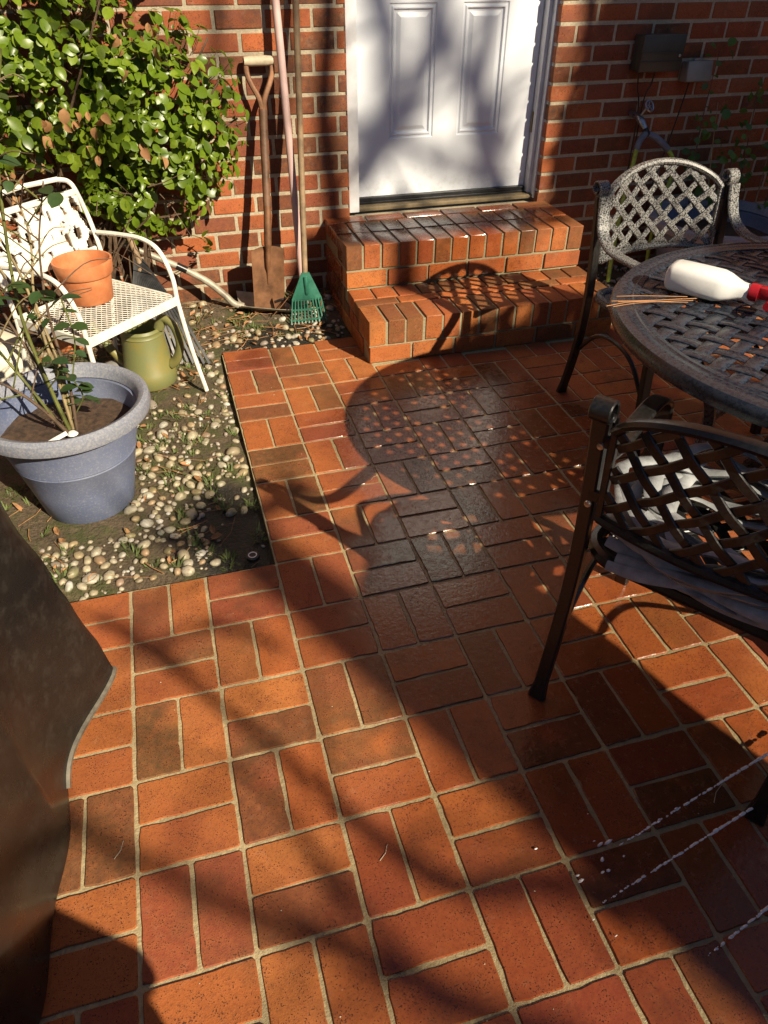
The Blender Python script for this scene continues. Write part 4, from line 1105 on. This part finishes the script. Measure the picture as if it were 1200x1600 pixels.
# sprig by the wall base
spr=thing('leaf_sprig','small leafy sprig low on the wall right of the shrub','plant',(.44,1.84,.30))
MB().tube(spline([(.30,1.86,.36),(.37,1.85,.375),(.445,1.83,.345)],6),.002,5).build('stem',M_STEM,spr)
for k in range(8):
    mt=Matrix.Translation(Vector((.445,1.825,.335))-spr.location+Vector((rg.uniform(-.03,.02),rg.uniform(-.02,.0),rg.uniform(-.03,.04))))@Euler((rg.uniform(.4,1.4),rg.uniform(-.6,.6),rg.uniform(2.2,4.2))).to_matrix().to_4x4(); put('leaf',ll[k%4],spr,mt)

# ------------------------------------------------------------------ right wall: meter box, outlet, tap and hoses
M_BOX=simple('olive_grey_box',(.050,.048,.035),.45,var=.25,scale=10,bump=.1); M_OUT=simple('grey_cover',(.22,.225,.20),.5,var=.15,scale=14)
ub=thing('utility_box','dark olive grey utility box with lid fixed to the brick wall','utility box',(2.615,1.93,.94))
MB().bbox((2.605,1.895,1.012),(.205,.062,.145),.006).build('box',M_BOX,ub)
lid=MB(); lid.bbox((2.612,1.852,1.014),(.222,.026,.150),.007).build('lid',M_BOX,ub); ld=ub.children[-1]
MB().bbox((2.612,1.8375,1.018),(.214,.006,.004),.0012).build('rib',M_BOX,ld); MB().bbox((2.612,1.8375,.982),(.214,.006,.004),.0012).build('rib',M_BOX,ld)
MB().lathe([(0,-.004),(.006,-.003),(.007,.003),(0,.004)],(2.700,1.836,1.004),12,axis='Y').build('screw',M_BOLT,ld)
oc=thing('outlet_cover','grey weatherproof outlet cover beside the utility box on the wall','outlet',(2.855,1.93,.89))
MB().bbox((2.855,1.912,.928),(.135,.036,.085),.006).build('base',M_OUT,oc); rot=Euler((rad(-10),0,0)).to_matrix(); MB().bbox((2.855,1.882,.930),(.140,.034,.088),.009,rot).build('cover',M_OUT,oc); MB().bbox((2.845,1.888,.979),(.05,.014,.012),.003).build('hinge',M_OUT,oc)
for nm,P,lab in (('power_cable',[(2.835,1.905,.89),(2.82,1.90,.80),(2.79,1.90,.62),(2.74,1.89,.40),(2.70,1.86,.10)],'black cable hanging from the grey outlet cover'),('power_cable',[(2.54,1.90,.94),(2.55,1.90,.87),(2.575,1.90,.79),(2.585,1.90,.60),(2.58,1.89,.1)],'thin black cable below the left side of the utility box'),('power_cable',[(2.63,1.90,.94),(2.62,1.90,.88),(2.60,1.905,.80),(2.61,1.905,.50),(2.63,1.89,.1)],'thin black cable below the middle of the utility box')):
    tag(MB().tube(spline(P,8),.0038,6).build(nm,M_BLACK,None),lab,'cable')
M_CHROME=simple('tap_metal',(.32,.33,.34),.3,metal=.9,var=.3,scale=40); M_SLEEVE=simple('slate_hose_sleeve',(.13,.15,.185),.6,var=.3,scale=30,bump=.3); M_LIME=simple('lime_hose',(.30,.42,.055),.45,var=.25,scale=60); M_BRASS2=simple('dark_brass',(.05,.045,.035),.4,metal=.6)
tap=thing('garden_tap','metal garden tap with wheel handle and two way splitter on the wall','tap',(2.585,1.93,.76))
MB().tube([(2.560,1.935,.755),(2.565,1.875,.752),(2.572,1.845,.735),(2.585,1.825,.705)],[.013,.015,.017,.014],12).build('body',M_CHROME,tap)
MB().tube([(2.572,1.860,.755),(2.590,1.845,.795)],.006,8).build('spindle',M_CHROME,tap)
whl=MB(); hc_=Vector((2.596,1.840,.800)); ha=Vector((.30,-.80,.52)).normalized(); hu=ha.orthogonal().normalized(); hv=ha.cross(hu)
whl.tube([hc_+hu*.026*math.cos(a)+hv*.026*math.sin(a) for a in [2*math.pi*k/24 for k in range(24)]],.0045,6,closed=True)
for k in range(5):
    a=2*math.pi*k/5; whl.tube([hc_,hc_+hu*.025*math.cos(a)+hv*.025*math.sin(a)],.003,5)
whl.build('wheel_handle',M_CHROME,tap)
MB().tube([(2.585,1.825,.708),(2.600,1.815,.672)],[.016,.018],10).build('splitter',M_BRASS2,tap)
for nm,lab,A,Bp in (('lime_hose','lime green hose dropping from the left outlet of the tap splitter',[(2.590,1.815,.685),(2.570,1.808,.672),(2.552,1.80,.650),(2.543,1.797,.620)],[(2.544,1.797,.628),(2.535,1.79,.54),(2.50,1.76,.38),(2.46,1.70,.16),(2.44,1.66,.02)]),('lime_hose','lime green hose curving from the right outlet of the tap splitter',[(2.604,1.813,.682),(2.640,1.806,.668),(2.685,1.80,.640),(2.722,1.797,.610)],[(2.720,1.797,.612),(2.756,1.79,.570),(2.772,1.78,.50),(2.715,1.76,.32),(2.68,1.70,.05)])):
    t=thing(nm,lab,'hose',A[0]); MB().tube(spline(A,6),.0155,10).build('sleeve',M_SLEEVE,t); MB().tube(spline(Bp,8),.0105,10).build('tube',M_LIME,t)

# climbing plant on the right
cl=thing('climbing_plant','thin stemmed leafy plant climbing the shaded wall at the right edge','plant',(3.1,1.85,0)); rg=R_(13)
offc=Matrix.Translation(-cl.location)
M_LEAFR=leaf_mat('climber_leaf',[(.06,.14,.015),(.10,.20,.022),(.05,.10,.015),(.13,.22,.03)],.35,.3)
lr=[leaf_mesh('climber_leaf',.050,.020,M_LEAFR,.2,.15),leaf_mesh('climber_leaf',.040,.017,M_LEAFR,.3,.1)]
for k,(bs,tp_) in enumerate((((2.95,1.80,.2),(2.93,1.86,1.02)),((3.05,1.75,.2),(2.98,1.84,.80)),((3.15,1.70,.2),(3.16,1.80,.86)),((3.25,1.68,.2),(3.30,1.80,.98)),((3.1,1.70,.2),(3.08,1.76,.66)),((3.3,1.62,.2),(3.42,1.74,.80)),((3.2,1.6,.2),(3.28,1.70,.60)),((3.0,1.66,.2),(2.92,1.72,.62)))):
    Q=spline([bs,(Vector(bs)+Vector(tp_))/2+Vector((rg.uniform(-.06,.06),0,.03)),tp_],8); MB().tube(Q,[.0035*(1-.7*i/len(Q))+.0006 for i in range(len(Q))],5).build('stem',M_CANE if k%2 else M_BARK,cl)
    for i in range(5,len(Q)):
        if rg.random()<.78:
            for j in range(rg.randrange(1,4)):
                p=Q[i]+Vector((rg.uniform(-.05,.05),rg.uniform(-.05,.01),rg.uniform(-.03,.03))); put('leaf',lr[rg.randrange(2)],cl,offc@leafmat4(p,Vector((-.1,-.8,.2)),.6,1.2))
crd=tag(MB().bbox((3.00,1.66,.50),(.11,.004,.075),.001,Euler((.35,.1,.1)).to_matrix()).build('plant_card',M_OUT,None),'pale rectangular plant card among stems behind the far armchair','plant label')

# ------------------------------------------------------------------ water drops flying in from the right
g=NG('water'); M_WATER=g.out((.95,.97,1.0),.04,None,Transmission_Weight=.2,IOR=1.33)  # white body colour stands in for the drops' glints
wt_=MB(); rg=R_(41)
def stream(a,b,n,sag,spread):
    a=Vector(a); b=Vector(b); d=(b-a).normalized()
    for k in range(n):
        t=rg.random()**.9; p=a.lerp(b,t)+Vector((0,0,sag*4*t*(1-t))); s_=spread*(.3+t); p+=Vector((rg.gauss(0,s_*.5),rg.gauss(0,s_*.5),rg.gauss(0,s_))); p.z=max(p.z,.004)
        r=rg.uniform(.0010,.0036)*(1.2-.75*t); L=r*rg.uniform(1.5,3.6); bm=None
        u=d.orthogonal().normalized(); w2=d.cross(u); v_=[p-d*L]; f_=[]
        for q in range(2):
            for j in range(5):
                an=2*math.pi*j/5; v_.append(p+d*L*(-.45+.9*q)+(u*math.cos(an)+w2*math.sin(an))*r)
        v_.append(p+d*L)
        for j in range(5): f_+=[(0,1+(j+1)%5,1+j),(1+j,1+(j+1)%5,6+(j+1)%5,6+j),(6+j,6+(j+1)%5,11)]
        wt_.add(v_,f_)
stream((1.42,-.925,.038),(.93,-1.02,.0),130,.004,.0014); stream((1.37,-1.01,.040),(.84,-1.11,.0),150,.004,.0014); stream((1.22,-1.185,.025),(.97,-1.245,.0),80,.004,.0014)
for k in range(14):
    p=(rg.gauss(.86,.09),rg.gauss(-1.06,.06)); stream((p[0],p[1],rg.uniform(.003,.02)),(p[0]-.01,p[1],.003),1,0,.002)
tag(wt_.build('water_drops',M_WATER,None,True,90),'sparkling water drops sprayed across the bricks at lower right','water spray',kind='stuff')

# ------------------------------------------------------------------ out of frame towards the sun: a tree, and objects added for their shade
# unseen shadow caster, added in the form of a closed parasol
M_CANVAS=simple('canvas',(.16,.10,.06),.85,var=.2); pb=Vector((1.80,-2.22,0))
par=thing('shade_parasol','closed canvas parasol added out of view to cast the shadow band','parasol',pb)
MB().lathe([(0,0),(.24,0),(.24,.05),(.05,.07),(0,.07)],pb,32).build('base',M_BLACK,par); MB().tube([pb+Vector((0,0,.05)),pb+Vector((0,0,1.72))],.022,12).build('pole',M_DWOOD,par)
v=[];f=[];NS=40
for k,(zz,r) in enumerate(((.50,.135),(.78,.160),(1.0,.170),(1.15,.195),(1.28,.225),(1.40,.230),(1.50,.200),(1.60,.11),(1.68,.0))):  # radii shaped to give the shadow band its outline
    for j in range(NS):
        a=2*math.pi*j/NS; rr=r*(1+.10*math.cos(8*a)); v.append(pb+Vector((rr*math.cos(a),rr*math.sin(a),zz)))
for k in range(8):
    for j in range(NS): f.append((k*NS+j,k*NS+(j+1)%NS,(k+1)*NS+(j+1)%NS,(k+1)*NS+j))
MB().add(v,f).build('folded_canopy',M_CANVAS,par)
# bare tree whose limbs dapple the patio
bare=thing('bare_tree','bare tree beyond the patio whose limbs dapple the bricks','tree',(4.9,-8.6,0))
MB().tube(spline([(4.9,-8.6,-.1),(4.85,-8.5,1.5),(4.7,-8.3,3.0),(4.3,-7.6,4.4),(3.9,-6.9,5.6)],6),[.26-.007*k for k in range(25)],12).build('trunk',M_BARK,bare)
def limb(tg,D,r,r2=None):
    P=[Vector(t)+SUN*(D+.35*math.sin(2.1*i)) for i,t in enumerate(tg)]; P=spline(P,6); n=len(P); r2=r*.5 if r2 is None else r2
    MB().tube(P,[r+(r2-r)*i/n for i in range(n)],8).build('limb',M_BARK,bare); return P
LB=[([(.86,-1.14,0),(.78,-1.05,0),(.58,-1.0,0),(.42,-.80,0),(.30,-.60,0),(.17,-.42,0),(.05,-.22,0),(-.08,-.08,0)],6.0,.024),
    ([(.70,-1.30,0),(.54,-1.20,0),(.37,-1.06,0),(.21,-.95,0),(.02,-.80,0),(-.19,-.62,0),(-.4,-.5,0)],6.2,.026),
    ([(.45,-1.10,0),(.36,-.92,0),(.27,-.72,0),(.20,-.60,0)],6.0,.014),
    ([(.35,-.30,0),(.25,-.22,0),(.12,-.20,0),(-.05,-.25,0)],6.0,.014),
    ([(.55,.35,0),(.40,.25,0),(.25,.15,0),(.10,.18,0)],7.5,.040),
    ([(1.05,1.93,-.2),(1.05,1.93,.4),(1.02,1.93,.8),(1.06,1.93,1.3),(1.0,1.93,1.8)],9.0,.060),
    ([(.62,1.93,1.5),(.60,1.93,1.15),(.50,1.93,.9),(.42,1.93,.6)],9.0,.028),
    ([(1.2,2.05,.5),(1.42,2.05,.80),(1.55,2.05,1.05),(1.62,2.05,1.5)],16.0,.080),
    ([(1.95,2.05,.40),(1.80,2.05,.75),(1.82,2.05,1.1),(1.95,2.05,1.6)],17,.085),
    ([(1.25,2.05,1.4),(1.35,2.05,1.0),(1.28,2.05,.6)],15,.075),
    ([(1.0,1.75,.376),(1.4,1.72,.376),(1.8,1.75,.376),(2.2,1.80,.376)],8.0,.075),
    ([(1.0,1.62,.376),(1.5,1.64,.376),(2.1,1.63,.376)],8.4,.05),
    ([(2.25,1.93,1.3),(2.27,1.93,1.0),(2.20,1.93,.7),(2.28,1.93,.4)],9.0,.05),
    ([(2.40,1.93,1.35),(2.36,1.93,1.1),(2.40,1.93,.9)],9.0,.045),
    ([(-.2,1.7,1.3),(.0,1.7,1.0),(.15,1.7,.8)],9.0,.03),
    ([(1.5,2.05,1.5),(1.6,2.05,1.15),(1.72,2.05,.9),(2.0,2.05,.65)],16,.065),
    ([(1.15,2.05,.75),(1.5,2.05,.62),(1.7,2.05,.50),(1.9,2.05,.45)],15,.05),
    ([(.85,1.93,1.4),(.88,1.93,1.0),(.80,1.93,.7)],9,.03)]
hub=Vector((3.9,-6.9,5.6)); rg=R_(6)
for tg2,D,r in LB:
    P=limb(tg2,D,r)
    # smaller twigs off each limb
    for k in range(3,len(P)-1,4):
        d=Vector((rg.gauss(0,1),rg.gauss(0,1),rg.gauss(0,1))).normalized(); L=rg.uniform(.25,.6)
        MB().tube([P[k],P[k]+d*L*.5+Vector((0,0,.04)),P[k]+d*L],[r*.32,r*.24,.004],6).build('twig',M_BARK,bare)
# unseen evergreen added on the right to shade the far wall
M_NEED=leaf_mat('evergreen_leaf',[(.02,.05,.012),(.03,.07,.015),(.02,.045,.014)],.5,.1)
ev=thing('shade_evergreen','dense evergreen tree added out of view to the right to shade the wall','tree',(6.0,-3.4,0)); rg=R_(77)
MB().tube([(6.0,-3.4,-.1),(6.0,-3.35,2.0),(5.95,-3.3,4.0),(5.9,-3.3,6.5)],[.16,.13,.09,.03],10).build('trunk',M_BARK,ev)
cr=MB()
CC=Vector((3.52,1.93,.70))+SUN*6.0
side=Vector((SUN.y,-SUN.x,0)).normalized(); upv=side.cross(SUN).normalized()
if upv.z<0: upv=-upv
for k in range(8500):
    while True:
        d=Vector((rg.uniform(-1,1),rg.uniform(-1,1),rg.uniform(-1,1)))
        if d.length<1: break
    p=CC+Vector((d.x*1.25,d.y*1.0,d.z*1.15)); 
    if noise.noise(p*2.2)<-.38: continue
    a=Vector((rg.gauss(0,1),rg.gauss(0,1),rg.gauss(0,1))).normalized(); b=a.orthogonal().normalized(); s_=rg.uniform(.08,.14)
    cr.add([p-b*s_*.4,p+a*s_,p+b*s_*.4,p-a*s_],[(0,1,2,3)])
C2=Vector((2.50,-.45,.72))+SUN*5.0  # second leaf mass added to shade the right of the table
for k in range(2200):
    while True:
        d=Vector((rg.uniform(-1,1),rg.uniform(-1,1),rg.uniform(-1,1)))
        if d.length<1: break
    p=C2+Vector((d.x*.62,d.y*.6,d.z*.6))
    if noise.noise(p*2.6)<-.25: continue
    a=Vector((rg.gauss(0,1),rg.gauss(0,1),rg.gauss(0,1))).normalized(); b=a.orthogonal().normalized(); s_=rg.uniform(.05,.09)
    cr.add([p-b*s_*.4,p+a*s_,p+b*s_*.4,p-a*s_],[(0,1,2,3)])
tag(cr.build('crown',M_NEED,ev,False),kind='stuff')
# chest added behind the camera to cast a shadow in place of the photographer
ch=thing('shade_chest','dark plastic chest added out of view to cast a shadow in place of the photographer','chest',(.20,-2.06,0)); rz_=Euler((0,0,rad(-38))).to_matrix()
MB().bbox((.20,-2.06,.40),(.56,.42,.80),.02,rz_).build('body',M_BOX,ch); MB().bbox((.20,-2.06,.835),(.60,.46,.06),.02,rz_).build('lid',M_BOX,ch)

# board fences added out of frame to cut the sky light
M_FENCE=simple('fence_boards',(.075,.055,.040),.85,var=.4,scale=6)
def fence(label,a,b,h,n):
    a=Vector(a); b=Vector(b); t=thing('sky_block_fence',label,'fence',a); d=(b-a).normalized(); L=(b-a).length/n; rot=Matrix.Rotation(math.atan2(d.y,d.x),3,'Z')
    for k in range(n): MB().box(a+d*L*(k+.5)+Vector((0,0,h/2-.05)),(L-.012,.025,h),rot).build('board',M_FENCE,t,False)
    nn=Vector((-d.y,d.x,0))
    for z_ in (.4,h-.4): MB().box((a+b)/2+nn*.035+Vector((0,0,z_)),((b-a).length,.04,.09),rot).build('rail',M_FENCE,t,False)
fence('dark board fence added far behind the photographer to cut sky light',(-4,-5.4,0),(7.2,-5.4,0),2.2,40)
fence('dark board fence added on the left side of the yard to cut sky light',(-3.4,1.8,0),(-3.4,-5.3,0),2.5,26)
fence('dark board fence added on the right side of the yard to cut sky light',(5.5,-5.3,0),(5.5,1.8,0),2.2,26)

# crumbs of grit, petals and needles fallen on the paving
gr=MB(); rg=R_(91)
for k in range(150):
    while True:
        x=rg.uniform(-.3,2.0); y=rg.uniform(-1.5,1.1)
        if not (x<XE+.02 and y>-.02): break
    r=rg.choice((.0008,.0011,.0015,.002)); p=Vector((x,y,r*.6)); gr.add([p+Vector((r*a,r*b,r*c)) for a,b,c in ((1.2,0,-.3),(0,1,-.3),(-1,.2,-.3),(.1,-1,-.3),(.1,.1,.8))],[(0,1,4),(1,2,4),(2,3,4),(3,0,4)])
for k in range(7):
    while True:
        x=rg.uniform(-.1,1.4); y=rg.uniform(-1.3,1.1)
        if not (x<XE+.08 and y>-.08): break
    a=rg.uniform(0,6.28); L=rg.uniform(.02,.06); p=Vector((x,y,.002)); d=Vector((math.cos(a),math.sin(a),0)); gr.tube([p,p+d*L*.5+Vector((-d.y,d.x,0))*.004,p+d*L],.0007,4)
tag(gr.build('paving_grit',simple('pale_grit',(.42,.36,.27),.8,var=.5,scale=20),None),'tiny pale crumbs and needles scattered on the brick paving','grit',kind='stuff')
